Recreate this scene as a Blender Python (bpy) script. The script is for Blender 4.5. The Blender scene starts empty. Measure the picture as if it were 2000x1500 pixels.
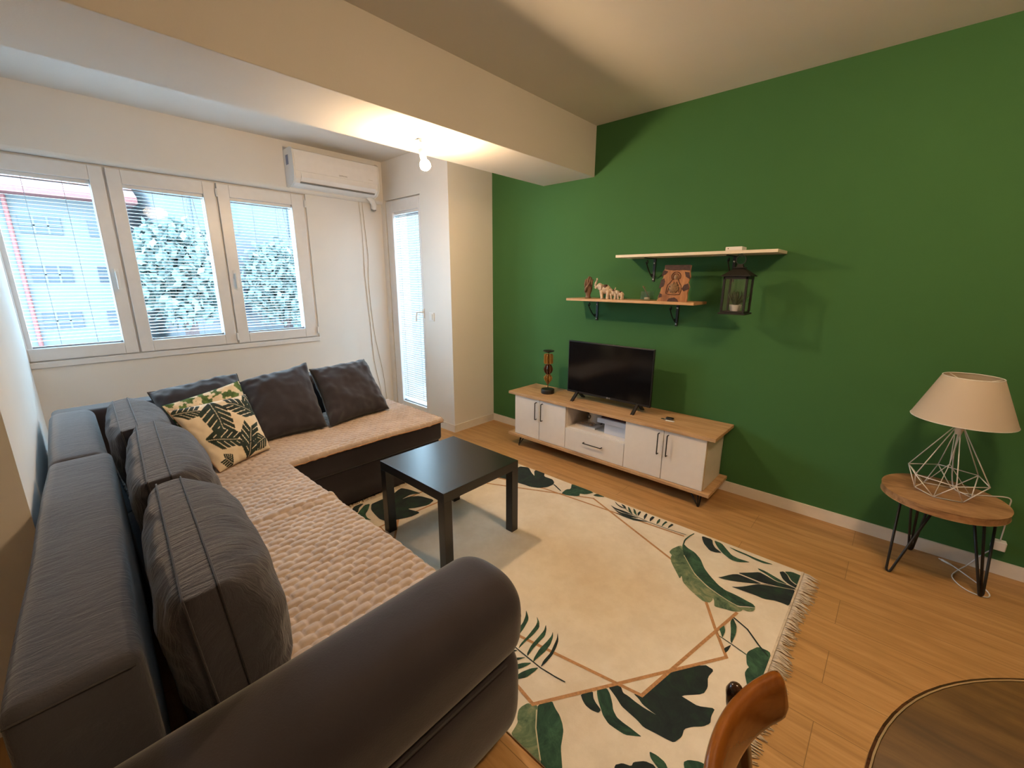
import bpy, bmesh, math, random
from mathutils import Vector, Matrix, noise
from math import sin, cos, pi, radians, sqrt, hypot
random.seed(7)
S = bpy.context.scene
COL = S.collection

# ---------------------------------------------------------------- camera, world, exposure
yaw, pitch, roll, FPX = radians(132.335), radians(13.765), radians(0.223), 829.2
fwd = Vector((cos(yaw)*cos(pitch), sin(yaw)*cos(pitch), -sin(pitch)))
rgt = Vector((sin(yaw), -cos(yaw), 0)); up = rgt.cross(fwd)
r2 = cos(roll)*rgt + sin(roll)*up; u2 = -sin(roll)*rgt + cos(roll)*up
cam_d = bpy.data.cameras.new('camera'); cam = bpy.data.objects.new('camera', cam_d); COL.objects.link(cam)
cam_d.sensor_fit = 'HORIZONTAL'; cam_d.sensor_width = 36.0; cam_d.lens = 36.0*FPX/2000.0
cam_d.clip_start = 0.02
mw = Matrix((( r2.x, u2.x, -fwd.x, 0), (r2.y, u2.y, -fwd.y, 0), (r2.z, u2.z, -fwd.z, 1.46), (0, 0, 0, 1)))
cam.matrix_world = mw
S.camera = cam

S.view_settings.view_transform = 'Standard'
S.view_settings.look = 'None'
S.view_settings.gamma = 1.0
S.view_settings.use_curve_mapping = False
S.view_settings.exposure = 1.28

W = bpy.data.worlds.new('overcast_sky'); S.world = W; W.use_nodes = True
bg = W.node_tree.nodes['Background']
bg.inputs['Color'].default_value = (0.49, 0.78, 1.0, 1)
bg.inputs['Strength'].default_value = 9.0

def area_portal(name, loc, rot, sx, sy):
    l = bpy.data.lights.new(name, 'AREA'); l.shape = 'RECTANGLE'; l.size = sx; l.size_y = sy
    l.cycles.is_portal = True
    o = bpy.data.objects.new(name, l); o.location = loc; o.rotation_euler = rot; COL.objects.link(o)
    return o
area_portal('window_portal', (-4.22, 0.84, 1.56), (0, radians(-90), 0), 1.4, 1.95)
area_portal('door_portal', (-3.76, 2.66, 1.15), (radians(-90), 0, 0), 0.6, 2.2)

# ---------------------------------------------------------------- materials
def lin(r, g, b):
    f = lambda c: (c/255.0/12.92) if c/255.0 <= 0.04045 else ((c/255.0+0.055)/1.055)**2.4
    return (f(r), f(g), f(b), 1)

class NT:
    def __init__(s, name):
        s.m = bpy.data.materials.new(name); s.m.use_nodes = True
        s.t = s.m.node_tree; s.n = s.t.nodes; s.b = s.n['Principled BSDF']
        s.out = s.n['Material Output']
    def new(s, typ, **kw):
        n = s.n.new(typ)
        for k, v in kw.items(): setattr(n, k, v)
        return n
    def link(s, a, b): s.t.links.new(a, b)
    def coords(s, scale=(1, 1, 1), rot=(0, 0, 0)):
        tc = s.new('ShaderNodeTexCoord'); mp = s.new('ShaderNodeMapping')
        mp.inputs['Scale'].default_value = scale; mp.inputs['Rotation'].default_value = rot
        s.link(tc.outputs['Object'], mp.inputs['Vector']); return mp.outputs['Vector']
    def noise(s, vec, scale, detail=3, rough=0.5, dist=0):
        n = s.new('ShaderNodeTexNoise'); s.link(vec, n.inputs['Vector'])
        n.inputs['Scale'].default_value = scale; n.inputs['Detail'].default_value = detail
        n.inputs['Roughness'].default_value = rough; n.inputs['Distortion'].default_value = dist
        return n.outputs['Fac']
    def ramp(s, fac, stops):
        r = s.new('ShaderNodeValToRGB'); s.link(fac, r.inputs['Fac'])
        e = r.color_ramp.elements
        while len(e) < len(stops): e.new(0.5)
        for i, (p, c) in enumerate(stops): e[i].position = p; e[i].color = c
        return r.outputs['Color']
    def mix(s, fac, a, b, mode='MIX'):
        n = s.new('ShaderNodeMix', data_type='RGBA', blend_type=mode)
        for sock, v in ((n.inputs[0], fac), (n.inputs[6], a), (n.inputs[7], b)):
            if hasattr(v, 'is_output'): s.link(v, sock)
            else: sock.default_value = v
        return n.outputs[2]
    def bump(s, h, strength, dist):
        b = s.new('ShaderNodeBump'); b.inputs['Strength'].default_value = strength
        b.inputs['Distance'].default_value = dist; s.link(h, b.inputs['Height'])
        s.link(b.outputs['Normal'], s.b.inputs['Normal']); return b
    def base(s, c):
        if hasattr(c, 'is_output'): s.link(c, s.b.inputs['Base Color'])
        else: s.b.inputs['Base Color'].default_value = c

def simple(name, col, rough=0.5, metal=0.0, var=0.08, nscale=20, bump=0.0, bscale=200, spec=None, sheen=0.0):
    k = NT(name); v = k.coords()
    f = k.noise(v, nscale)
    d = tuple(c*(1-var) for c in col[:3])+(1,); l = tuple(min(1, c*(1+var)) for c in col[:3])+(1,)
    k.base(k.ramp(f, [(0.3, d), (0.7, l)]))
    k.b.inputs['Roughness'].default_value = rough; k.b.inputs['Metallic'].default_value = metal
    if spec is not None: k.b.inputs['Specular IOR Level'].default_value = spec
    if sheen: k.b.inputs['Sheen Weight'].default_value = sheen; k.b.inputs['Sheen Roughness'].default_value = 0.4
    if bump: k.bump(k.noise(v, bscale), bump, 0.002)
    return k.m

def wood(name, c_dark, c_mid, c_light, scale=(1.2, 14, 14), rough=0.45, rot=(0, 0, 0), ns=2.2, dist=0.6, fine=1.0):
    k = NT(name); v = k.coords(scale, rot)
    f = k.noise(v, ns, 5, 0.55, dist)
    c = k.ramp(f, [(0.32, c_dark), (0.5, c_mid), (0.7, c_light)])
    v2 = k.coords(tuple(a*6 for a in scale), rot)
    g = k.noise(v2, ns, 3, 0.6)
    c2 = k.ramp(g, [(0.35, (0.80, 0.78, 0.74, 1)), (0.6, (1, 1, 1, 1))])
    k.base(k.mix(0.75*fine, c, c2, 'MULTIPLY'))
    k.b.inputs['Roughness'].default_value = rough
    k.bump(g, 0.08, 0.001)
    return k.m

def glass(name, tint=(1, 1, 1, 1), refl=0.08):
    k = NT(name); k.n.remove(k.b)
    tr = k.new('ShaderNodeBsdfTransparent'); tr.inputs['Color'].default_value = tint
    gl = k.new('ShaderNodeBsdfGlossy'); gl.inputs['Roughness'].default_value = 0.02
    lw = k.new('ShaderNodeLayerWeight'); p = k.new('ShaderNodeMath', operation='POWER'); p.inputs[1].default_value = 4
    k.link(lw.outputs['Facing'], p.inputs[0]); q = k.new('ShaderNodeMath', operation='MULTIPLY_ADD')
    q.inputs[1].default_value = 0.5; q.inputs[2].default_value = refl*.5; k.link(p.outputs[0], q.inputs[0])
    mx = k.new('ShaderNodeMixShader'); k.link(q.outputs[0], mx.inputs[0])
    k.link(tr.outputs[0], mx.inputs[1]); k.link(gl.outputs[0], mx.inputs[2])
    k.link(mx.outputs[0], k.out.inputs['Surface']); return k.m

def wall_mat(name, col, strength=0.25):
    k = NT(name); v = k.coords()
    f = k.noise(v, 1.6, 4)
    k.base(k.ramp(f, [(0.3, tuple(c*0.95 for c in col[:3])+(1,)), (0.7, col)]))
    k.b.inputs['Roughness'].default_value = 0.88
    k.b.inputs['Specular IOR Level'].default_value = 0.25
    k.bump(k.noise(v, 140, 4, 0.6), strength, 0.0012)
    return k.m

M = {}
M['wall'] = wall_mat('white_plaster', (0.74, 0.73, 0.71, 1))
M['ceil'] = wall_mat('ceiling_plaster', (0.70, 0.69, 0.67, 1), 0.35)
M['green'] = wall_mat('green_wall_paint', (0.050, 0.150, 0.050, 1), 0.5)
M['trim'] = simple('white_baseboard', (0.72, 0.69, 0.64, 1), 0.4, var=0.03)
M['pvc'] = simple('white_pvc', (0.72, 0.72, 0.73, 1), 0.35, var=0.02)
M['gasket'] = simple('grey_gasket', (0.18, 0.17, 0.16, 1), 0.7)
M['slat'] = simple('white_blind_slat', (0.74, 0.78, 0.81, 1), 0.4, var=0.02)
M['dark_rail'] = simple('grey_blind_rail', (0.22, 0.23, 0.26, 1), 0.4)
M['cord'] = simple('white_cord', (0.62, 0.64, 0.68, 1), 0.6)
M['glass'] = glass('window_glass', (1, 1, 1, 1), 0.012)
M['lantern_glass'] = glass('lantern_glass', (0.98, 0.98, 0.98, 1), 0.14)
M['black'] = simple('black_powder_coat', (0.012, 0.011, 0.010, 1), 0.45)
M['black_gloss'] = simple('black_screen', (0.004, 0.004, 0.005, 1), 0.12, var=0.0)
M['black_plastic'] = simple('black_plastic', (0.010, 0.010, 0.011, 1), 0.35)
M['lack'] = simple('black_brown_foil', (0.0085, 0.0075, 0.0075, 1), 0.30, var=0.15, nscale=60, spec=0.6)
M['white'] = simple('white_lacquer', (0.74, 0.70, 0.66, 1), 0.35, var=0.02)
M['white_edge'] = wood('birch_edge', (0.42, 0.29, 0.15, 1), (0.55, 0.40, 0.22, 1), (0.62, 0.47, 0.28, 1))
M['white_plastic'] = simple('white_plastic', (0.74, 0.74, 0.74, 1), 0.3, var=0.02)
M['white_shelf'] = simple('white_shelf_board', (0.72, 0.66, 0.54, 1), 0.45, var=0.03)
M['steel'] = simple('steel_screw', (0.6, 0.6, 0.6, 1), 0.25, metal=1.0)
oak = ((0.38, 0.215, 0.105, 1), (0.53, 0.33, 0.17, 1), (0.62, 0.41, 0.23, 1))
M['oak'] = wood('oak_laminate', *oak)
M['oak_edge'] = wood('oak_edge_band', (0.42, 0.235, 0.12, 1), (0.50, 0.30, 0.165, 1), (0.56, 0.36, 0.21, 1), fine=0.5)
M['oak_pale'] = wood('pale_oak_shelf', (0.48, 0.27, 0.12, 1), (0.58, 0.35, 0.17, 1), (0.64, 0.41, 0.22, 1))
M['walnut_round'] = wood('side_table_oak', (0.20, 0.105, 0.05, 1), (0.36, 0.205, 0.10, 1), (0.47, 0.29, 0.155, 1), scale=(2.5, 10, 10), rot=(0, 0, 0.5), ns=1.6, dist=1.2)
M['dining'] = wood('dark_varnished_veneer', (0.050, 0.025, 0.006, 1), (0.092, 0.048, 0.012, 1), (0.13, 0.075, 0.022, 1), scale=(2, 12, 12), rot=(0, 0, -0.2), rough=0.35)
M['dining_edge'] = simple('pale_table_edging', (0.20, 0.145, 0.07, 1), 0.4)
M['bentwood'] = wood('varnished_bentwood', (0.15, 0.048, 0.008, 1), (0.21, 0.070, 0.011, 1), (0.26, 0.092, 0.015, 1), scale=(8, 2, 8), rough=0.13, fine=0.4)
M['dark_wood'] = wood('dark_varnished_post', (0.028, 0.010, 0.005, 1), (0.045, 0.017, 0.008, 1), (0.07, 0.028, 0.012, 1), rough=0.18)
M['seat_fab'] = simple('brown_seat_fabric', (0.10, 0.055, 0.03, 1), 0.9)
M['red_dark'] = simple('dark_red_lining', (0.05, 0.008, 0.01, 1), 0.6)
M['paper_blue'] = simple('pale_blue_cardboard', (0.60, 0.62, 0.70, 1), 0.6, var=0.02)

# floor planks along X
k = NT('oak_laminate_floor'); v = k.coords()
br = k.new('ShaderNodeTexBrick'); k.link(v, br.inputs['Vector'])
br.offset = 0.37; br.inputs['Scale'].default_value = 1.0
br.inputs['Brick Width'].default_value = 1.28; br.inputs['Row Height'].default_value = 0.192
br.inputs['Mortar Size'].default_value = 0.0013; br.inputs['Mortar Smooth'].default_value = 0.1
br.inputs['Color1'].default_value = (0.0, 0, 0, 1); br.inputs['Color2'].default_value = (1, 1, 1, 1)
br.inputs['Mortar'].default_value = (0.5, 0.5, 0.5, 1)
v2 = k.coords((1.0, 11, 1)); g = k.noise(v2, 2.4, 6, 0.6, 0.8)
v3 = k.coords((3.0, 70, 1)); g2 = k.noise(v3, 2.0, 4, 0.6)
c = k.ramp(g, [(0.28, (0.34, 0.185, 0.066, 1)), (0.5, (0.455, 0.26, 0.10, 1)), (0.72, (0.54, 0.325, 0.14, 1))])
c = k.mix(0.55, c, k.ramp(g2, [(0.3, (0.82, 0.80, 0.76, 1)), (0.6, (1, 1, 1, 1))]), 'MULTIPLY')
tone = k.ramp(br.outputs['Color'], [(0.0, (0.95, 0.94, 0.93, 1)), (1.0, (1.03, 1.025, 1.02, 1))])
c = k.mix(1.0, c, tone, 'MULTIPLY')
c = k.mix(br.outputs['Fac'], c, (0.24, 0.135, 0.05, 1))
k.base(c); k.b.inputs['Roughness'].default_value = 0.42; k.b.inputs['Specular IOR Level'].default_value = 0.4
k.bump(g2, 0.06, 0.001)
M['floor'] = k.m

# grey-brown suede of the sofa
def suede(name, a, b, wr=0.35, stretch=(1, 1, 1), scratch=False, ws=9):
    k = NT(name); v = k.coords()
    f = k.noise(v, 3.5, 5, 0.6)
    c = k.ramp(f, [(0.3, a), (0.7, b)])
    vs = k.coords(stretch); w = k.noise(vs, ws, 5, 0.62, 1.3)
    if scratch:
        vv = k.coords((30, 22, 22)); wv = k.noise(vv, 1.0, 5, 0.75, 4.0)
        msk = k.ramp(k.noise(v, 4.5, 2), [(0.52, (0, 0, 0, 1)), (0.66, (1, 1, 1, 1))])
        ln = k.ramp(wv, [(0.485, (0, 0, 0, 1)), (0.5, (0.5, 0.5, 0.5, 1)), (0.515, (0, 0, 0, 1))])
        mm = k.mix(1.0, msk, ln, 'MULTIPLY')
        c = k.mix(mm, c, (0.22, 0.22, 0.22, 1))
    k.base(c); k.b.inputs['Roughness'].default_value = 0.92
    k.b.inputs['Specular IOR Level'].default_value = 0.2
    k.b.inputs['Sheen Weight'].default_value = 0.35; k.b.inputs['Sheen Roughness'].default_value = 0.45
    b1 = k.bump(w, wr, 0.012)
    b2 = k.new('ShaderNodeBump'); b2.inputs['Strength'].default_value = 0.25; b2.inputs['Distance'].default_value = 0.002
    k.link(k.noise(v, 240, 3), b2.inputs['Height']); k.link(b1.outputs['Normal'], b2.inputs['Normal'])
    k.link(b2.outputs['Normal'], k.b.inputs['Normal'])
    return k.m
M['suede'] = suede('grey_brown_suede', (0.029, 0.025, 0.030, 1), (0.038, 0.033, 0.040, 1), 0.08)
M['suede_back'] = suede('grey_suede_scratched', (0.043, 0.043, 0.053, 1), (0.060, 0.060, 0.073, 1), 0.35, (5, 1.2, 1.2), True)
M['suede_cushion'] = suede('wrinkled_grey_suede', (0.040, 0.038, 0.047, 1), (0.055, 0.052, 0.064, 1), 0.75, (6, 1.0, 1.0), False, 7)
M['cushion'] = suede('charcoal_cushion_cloth', (0.030, 0.027, 0.034, 1), (0.039, 0.035, 0.044, 1), 0.25, (1, 1, 1), False, 6)
M['seam'] = simple('dark_seam_thread', (0.040, 0.037, 0.040, 1), 0.9)

# quilted plush throw
k = NT('beige_quilted_plush'); v = k.coords()
c = k.ramp(k.noise(v, 9, 4, 0.6), [(0.3, (0.39, 0.30, 0.24, 1)), (0.7, (0.52, 0.42, 0.35, 1))])
k.base(c); k.b.inputs['Roughness'].default_value = 0.95; k.b.inputs['Sheen Weight'].default_value = 0.4
k.bump(k.noise(v, 160, 4, 0.7), 0.35, 0.003); M['quilt'] = k.m
M['binding'] = simple('throw_binding', (0.36, 0.21, 0.12, 1), 0.9)

# rug
k = NT('cream_printed_rug'); v = k.coords()
c = k.ramp(k.noise(v, 1.5, 6, 0.62, 0.4), [(0.35, (0.66, 0.575, 0.46, 1)), (0.5, (0.72, 0.655, 0.55, 1)), (0.66, (0.78, 0.72, 0.62, 1))])
f2 = k.ramp(k.noise(v, 7, 6, 0.75), [(0.42, (0.93, 0.92, 0.90, 1)), (0.6, (1, 1, 1, 1))])
k.base(k.mix(1.0, c, f2, 'MULTIPLY')); k.b.inputs['Roughness'].default_value = 0.95
k.bump(k.noise(v, 300, 2), 0.2, 0.002); M['rug'] = k.m
def leafm(name, a, b, c3):
    k = NT(name); v = k.coords((1, 1, 1))
    f = k.noise(v, 11, 6, 0.72, 1.0)
    k.base(k.ramp(f, [(0.32, a), (0.5, b), (0.68, c3)])); k.b.inputs['Roughness'].default_value = 0.95
    return k.m
M['leaf0'] = leafm('printed_leaf_dark', (0.006, 0.010, 0.013, 1), (0.010, 0.020, 0.020, 1), (0.012, 0.040, 0.022, 1))
M['leaf1'] = leafm('printed_leaf_green', (0.008, 0.022, 0.018, 1), (0.018, 0.062, 0.036, 1), (0.045, 0.12, 0.065, 1))
M['leaf2'] = leafm('printed_leaf_sage', (0.025, 0.065, 0.040, 1), (0.11, 0.17, 0.095, 1), (0.28, 0.30, 0.17, 1))
M['gold'] = simple('printed_copper_line', (0.42, 0.22, 0.095, 1), 0.8, var=0.2, nscale=90)
M['vein'] = simple('printed_pale_vein', (0.50, 0.46, 0.32, 1), 0.9)
M['fringe'] = simple('cotton_fringe', (0.58, 0.50, 0.40, 1), 0.95, var=0.15, nscale=60)

def emis(name, col, s):
    k = NT(name); k.b.inputs['Emission Color'].default_value = col; k.b.inputs['Emission Strength'].default_value = s
    k.base((1, 1, 1, 1)); return k.m
M['bulb'] = emis('glowing_bulb', (1.0, 0.66, 0.365, 1), 590.0)
M['bulb2'] = emis('glowing_pendant', (1.0, 0.66, 0.365, 1), 40.0)

# ---------------------------------------------------------------- mesh helpers
def box(x0, x1, y0, y1, z0, z1, mi=0):
    v = [(x0, y0, z0), (x1, y0, z0), (x1, y1, z0), (x0, y1, z0), (x0, y0, z1), (x1, y0, z1), (x1, y1, z1), (x0, y1, z1)]
    f = [(0, 3, 2, 1), (4, 5, 6, 7), (0, 1, 5, 4), (1, 2, 6, 5), (2, 3, 7, 6), (3, 0, 4, 7)]
    return v, f, [mi]*6
def prism(poly, axis, a0, a1, mi=0):
    n = len(poly)
    def P(p, a): return {'x': (a, p[0], p[1]), 'y': (p[0], a, p[1]), 'z': (p[0], p[1], a)}[axis]
    v = [P(p, a0) for p in poly]+[P(p, a1) for p in poly]
    f = [tuple(range(n)), tuple(range(2*n-1, n-1, -1))]+[(i, (i+1) % n, n+(i+1) % n, n+i) for i in range(n)]
    return v, f, [mi]*len(f)
def tube(pts, r, n=8, mi=0, closed=False, caps=True):
    pts = [Vector(p) for p in pts]; m = len(pts); v = []; f = []
    rr = r if isinstance(r, (list, tuple)) else [r]*m
    prev = None
    for i, p in enumerate(pts):
        if closed: t = pts[(i+1) % m]-pts[i-1]
        else: t = pts[min(i+1, m-1)]-pts[max(i-1, 0)]
        t.normalize()
        if prev is None:
            a = Vector((0, 0, 1)) if abs(t.z) < 0.9 else Vector((1, 0, 0)); x = t.cross(a).normalized()
        else: x = (prev - t*prev.dot(t)).normalized()
        prev = x; y = t.cross(x)
        for j in range(n):
            an = 2*pi*j/n; v.append(tuple(p+(x*cos(an)+y*sin(an))*rr[i]))
    segs = m if closed else m-1
    for i in range(segs):
        a = i*n; b = ((i+1) % m)*n
        for j in range(n): f.append((a+j, a+(j+1) % n, b+(j+1) % n, b+j))
    if caps and not closed: f.append(tuple(range(n-1, -1, -1))); f.append(tuple(range((m-1)*n, m*n)))
    return v, f, [mi]*len(f)
def lathe(prof, c, n=32, mi=0, sx=1, sy=1):
    v = []; f = []
    for r, z in prof:
        for j in range(n): a = 2*pi*j/n; v.append((c[0]+r*cos(a)*sx, c[1]+r*sin(a)*sy, c[2]+z))
    for i in range(len(prof)-1):
        for j in range(n): f.append((i*n+j, i*n+(j+1) % n, (i+1)*n+(j+1) % n, (i+1)*n+j))
    if prof[0][0] > 1e-6: f.append(tuple(range(n-1, -1, -1)))
    if prof[-1][0] > 1e-6: f.append(tuple(range((len(prof)-1)*n, len(prof)*n)))
    return v, f, [mi]*len(f)
def ball(c, r, nu=20, nv=12, mi=0, s=(1, 1, 1), rot=None):
    prof = [(max(1e-7, sin(pi*i/nv)), -cos(pi*i/nv)) for i in range(nv+1)]
    v, f, m = lathe(prof, (0, 0, 0), nu, mi)
    R = rot or Matrix.Identity(3)
    v = [tuple(Vector(c)+R @ Vector((p[0]*r*s[0], p[1]*r*s[1], p[2]*r*s[2]))) for p in v]
    return v, f, m
def xf(part, mat):
    v, f, m = part; return [tuple(mat @ Vector(p)) for p in v], f, m
def deform(part, fn):
    v, f, m = part; return [tuple(fn(*p)) for p in v], f, m
def rbox(x0, x1, y0, y1, z0, z1, r, fn=None, nseg=10, rs=5, mi=0):
    """rounded box: grid on each face, corners pulled onto a sphere of radius r"""
    def params(a, b):
        L = []
        for i in range(rs): L.append(a + r*(1-cos(pi/2*i/rs))*1.0)
        for i in range(nseg+1): L.append(a+r+(b-a-2*r)*i/nseg)
        for i in range(rs-1, -1, -1): L.append(b - r*(1-cos(pi/2*i/rs)))
        return L
    A = [params(x0, x1), params(y0, y1), params(z0, z1)]
    lo = (x0, y0, z0); hi = (x1, y1, z1)
    idx = {}; V = []; F = []
    def vert(p):
        key = tuple(round(c, 6) for c in p)
        if key in idx: return idx[key]
        inner = [min(max(p[i], lo[i]+r), hi[i]-r) for i in range(3)]
        d = Vector([p[i]-inner[i] for i in range(3)])
        # spherify: exponents keep the spacing even
        if d.length > 1e-9: d = d.normalized()*r
        q = Vector(inner)+d
        if fn: q = Vector(fn(*q))
        V.append(tuple(q)); idx[key] = len(V)-1; return idx[key]
    for ax in range(3):
        u, w = [(1, 2), (2, 0), (0, 1)][ax]
        for side in (0, 1):
            c = (lo, hi)[side][ax]
            for i in range(len(A[u])-1):
                for j in range(len(A[w])-1):
                    q = []
                    for di, dj in ((0, 0), (1, 0), (1, 1), (0, 1)):
                        p = [0, 0, 0]; p[ax] = c; p[u] = A[u][i+di]; p[w] = A[w][j+dj]; q.append(vert(p))
                    if len(set(q)) < 3: continue
                    F.append(tuple(q) if side else tuple(q[::-1]))
    return V, F, [mi]*len(F)

def tag(o, label=None, cat=None, group=None, kind=None):
    if label: o['label'] = label
    if cat: o['category'] = cat
    if group: o['group'] = group
    if kind: o['kind'] = kind
    return o
WL = {}
def empty(name, loc, label, cat, group=None):
    o = bpy.data.objects.new(name, None); o.location = loc; o.empty_display_size = 0.05; COL.objects.link(o)
    WL[o.name] = Vector(loc)
    return tag(o, label, cat, group)
def mesh(name, parts, mats, parent=None, smooth=False, bevel=0, origin=None, label=None, seg=2, auto=None):
    """world-space parts -> one mesh object; origin set at centre of its footprint"""
    if not isinstance(mats, (list, tuple)): mats = [mats]
    V = []; F = []; MI = []
    for v, f, m in parts:
        b = len(V); V += v; F += [tuple(i+b for i in q) for q in f]; MI += m
    if origin is None:
        xs = [p[0] for p in V]; ys = [p[1] for p in V]; zs = [p[2] for p in V]
        origin = ((min(xs)+max(xs))/2, (min(ys)+max(ys))/2, min(zs))
    O = Vector(origin)
    me = bpy.data.meshes.new(name); me.from_pydata([tuple(Vector(p)-O) for p in V], [], F)
    for m in mats: me.materials.append(m)
    me.polygons.foreach_set('material_index', MI)
    if smooth: me.polygons.foreach_set('use_smooth', [True]*len(F))
    me.update()
    o = bpy.data.objects.new(name, me); COL.objects.link(o)
    WL[o.name] = O
    if parent is not None:
        o.parent = parent; o.location = O - WL[parent.name]
    else: o.location = O
    if smooth and auto:
        try: me.set_sharp_from_angle(angle=radians(auto))
        except Exception: pass
    if bevel:
        b = o.modifiers.new('bevel', 'BEVEL'); b.width = bevel; b.segments = seg; b.limit_method = 'ANGLE'; b.angle_limit = radians(40)
    if label: o['label'] = label
    return o
def struct(name, parts, mats, **kw):
    return tag(mesh(name, parts, mats, **kw), kind='structure')
def text_part(txt, size, depth, mat4, mi=0):
    cu = bpy.data.curves.new('t', 'FONT'); cu.body = txt; cu.size = size; cu.extrude = depth; cu.align_x = 'CENTER'; cu.align_y = 'CENTER'
    ob = bpy.data.objects.new('t', cu); COL.objects.link(ob)
    dg = bpy.context.evaluated_depsgraph_get(); me = bpy.data.meshes.new_from_object(ob.evaluated_get(dg))
    v = [tuple(mat4 @ p.co) for p in me.vertices]; f = [tuple(p.vertices) for p in me.polygons]
    bpy.data.objects.remove(ob); bpy.data.curves.remove(cu); bpy.data.meshes.remove(me)
    return v, f, [mi]*len(f)
# ================================================================ THE ROOM
XW = -4.16      # window wall
YG = 3.09       # green wall
YD = 2.55       # wall with the balcony door
ZC = 2.60       # ceiling
XB = 3.60       # wall behind the camera
def yl_far(x): return -0.11 - 0.0110*(x+4.16)      # recessed part of the left wall
struct('floor', [prism([(XW-.3, -1.9), (XB+.3, -1.9), (XB+.3, YG+.3), (XW-.3, YG+.3)], 'z', -0.12, 0.0)], M['floor'], origin=(0, 0, 0))
struct('ceiling', [box(XW-.3, XB+.3, -1.9, YG+.3, ZC, ZC+.15)], M['ceil'], origin=(0, 0, ZC))
struct('wall_right', [box(-3.08, XB+.3, YG, YG+.3, 0, ZC)], M['green'], origin=(0, YG, 0))
# column return beside the green wall + wall of the balcony door (opening x -4.085..-3.49, z .03..2.235)
struct('wall_door_side', [box(-3.49, -3.08, YD, YG+.3, 0, ZC), box(XW-.3, -3.49, YD, YD+.25, 2.235, ZC),
        box(XW-.3, -4.085, YD, YD+.25, 0, 2.235), box(-4.085, -3.49, YD, YD+.25, 0, 0.05)], M['wall'], origin=(-3.5, YD, 0))
struct('wall_left', [prism([(XW-.3, yl_far(XW-.3)), (-1.954, yl_far(-1.954)), (-1.954, -1.6), (XB+.3, -1.6), (XB+.3, -1.9), (XW-.3, -1.9)], 'z', 0, ZC)], M['wall'], origin=(-2, -.3, 0))
# window wall: opening y -.13..1.79, z .925..2.20 ; upper part 4.5 cm proud with a rounded lower edge
WY0, WY1, WZ0, WZ1 = -0.13, 1.785, 0.915, 2.205
lint = [(XW-.28, ZC), (XW+.045, ZC), (XW+.045, WZ1+.035)]+[(XW+.01+.035*cos(t), WZ1+.035-.035*sin(t)) for t in [radians(a) for a in (15, 35, 55, 75, 90)]]+[(XW-.02, WZ1), (XW-.28, WZ1)]
struct('wall_window', [box(XW-.28, XW, -1.0, YD+.05, 0, WZ0), box(XW-.28, XW, WY1, YD+.05, WZ0, WZ1),
        prism([(p[0], p[1]) for p in lint], 'y', -1.0, YD+.02)], M['wall'], origin=(XW, 1.2, 0))
struct('wall_back', [box(XB, XB+.3, -1.9, YG+.3, 0, ZC)], M['wall'], origin=(XB, 1.5, 0))
struct('trim_1', [box(-2.462, -1.954, -1.70, YG+.02, 2.243, ZC+.02)], M['ceil'], origin=(-2.2, 1.5, 2.243), bevel=0.003)   # dropped beam
# baseboards
def bb(name, pts, h=0.072, t=0.012):
    parts = []
    for (x0, y0), (x1, y1) in zip(pts[:-1], pts[1:]):
        d = Vector((x1-x0, y1-y0, 0)).normalized(); n = Vector((-d.y, d.x, 0))*t
        parts.append(prism([(x0, y0), (x1, y1), (x1+n.x, y1+n.y), (x0+n.x, y0+n.y)], 'z', 0, h))
    return struct(name, parts, M['trim'], bevel=0.002)
bb('baseboard_right', [(XB, YG), (-0.725, YG), (-0.726, YG), (-3.08+.012, YG)])
bb('baseboard_column', [(-3.08, YG), (-3.08, YD-.012)], t=0.012)
bb('baseboard_door_side', [(-3.08, YD), (-3.49, YD)])
# thin joint marks in the skirting are left to the material

# ---------------------------------------------------------------- window_1 : three sashes
def frame_rect(x0, x1, ya, yb, za, zb, w, mi=0):
    return [box(x0, x1, ya, ya+w, za, zb, mi), box(x0, x1, yb-w, yb, za, zb, mi),
            box(x0, x1, ya+w, yb-w, za, za+w, mi), box(x0, x1, ya+w, yb-w, zb-w, zb, mi)]
win = tag(mesh('window_1', frame_rect(XW-.10, XW-.015, WY0, WY1, WZ0, WZ1, .05)+[box(XW-.10, XW-.015, .435, .467, WZ0+.05, WZ1-.05), box(XW-.10, XW-.015, 1.075, 1.107, WZ0+.05, WZ1-.05)],
               M['pvc'], bevel=0.003), kind='structure')
SASH = [(-0.205, 0.441, -.105, .368, None), (0.455, 1.083, .531, 1.003, None), (1.097, 1.762, 1.181, 1.658, None)]
GZ0, GZ1 = 1.008, 2.098
for i, (ya, yb, ga, gb, _) in enumerate(SASH):
    za, zb = WZ0+.012, WZ1-.012
    xo, xi = XW-.085, XW+.004
    parts = [box(xo, xi, ya, ga, za, zb), box(xo, xi, gb, yb, za, zb), box(xo, xi, ga, gb, za, GZ0), box(xo, xi, ga, gb, GZ1, zb)]
    if ya < WY0: parts[0] = box(xo, xi, WY0+.01, ga, za, zb)
    sash = mesh('window_sash', parts, M['pvc'], win, bevel=0.004)
    g = .003
    mesh('window_pane', [box(XW-.050, XW-.046, ga-.01, gb+.01, GZ0-.01, GZ1+.01)], M['glass'], sash)
    mesh('gasket', frame_rect(XW-.046, XW-.040, ga-.001, gb+.001, GZ0-.001, GZ1+.001, g), M['gasket'], sash)
    hy = {0: .405, 1: None, 2: 1.139}[i]
    if hy:
        mesh('window_handle', [box(XW+.004, XW+.012, hy-.013, hy+.013, 1.46, 1.53), tube([(XW+.012, hy, 1.50), (XW+.04, hy, 1.50)], .008), box(XW+.034, XW+.046, hy-.009, hy+.009, 1.385, 1.51)],
             M['white_plastic'], sash, bevel=0.003)
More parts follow.
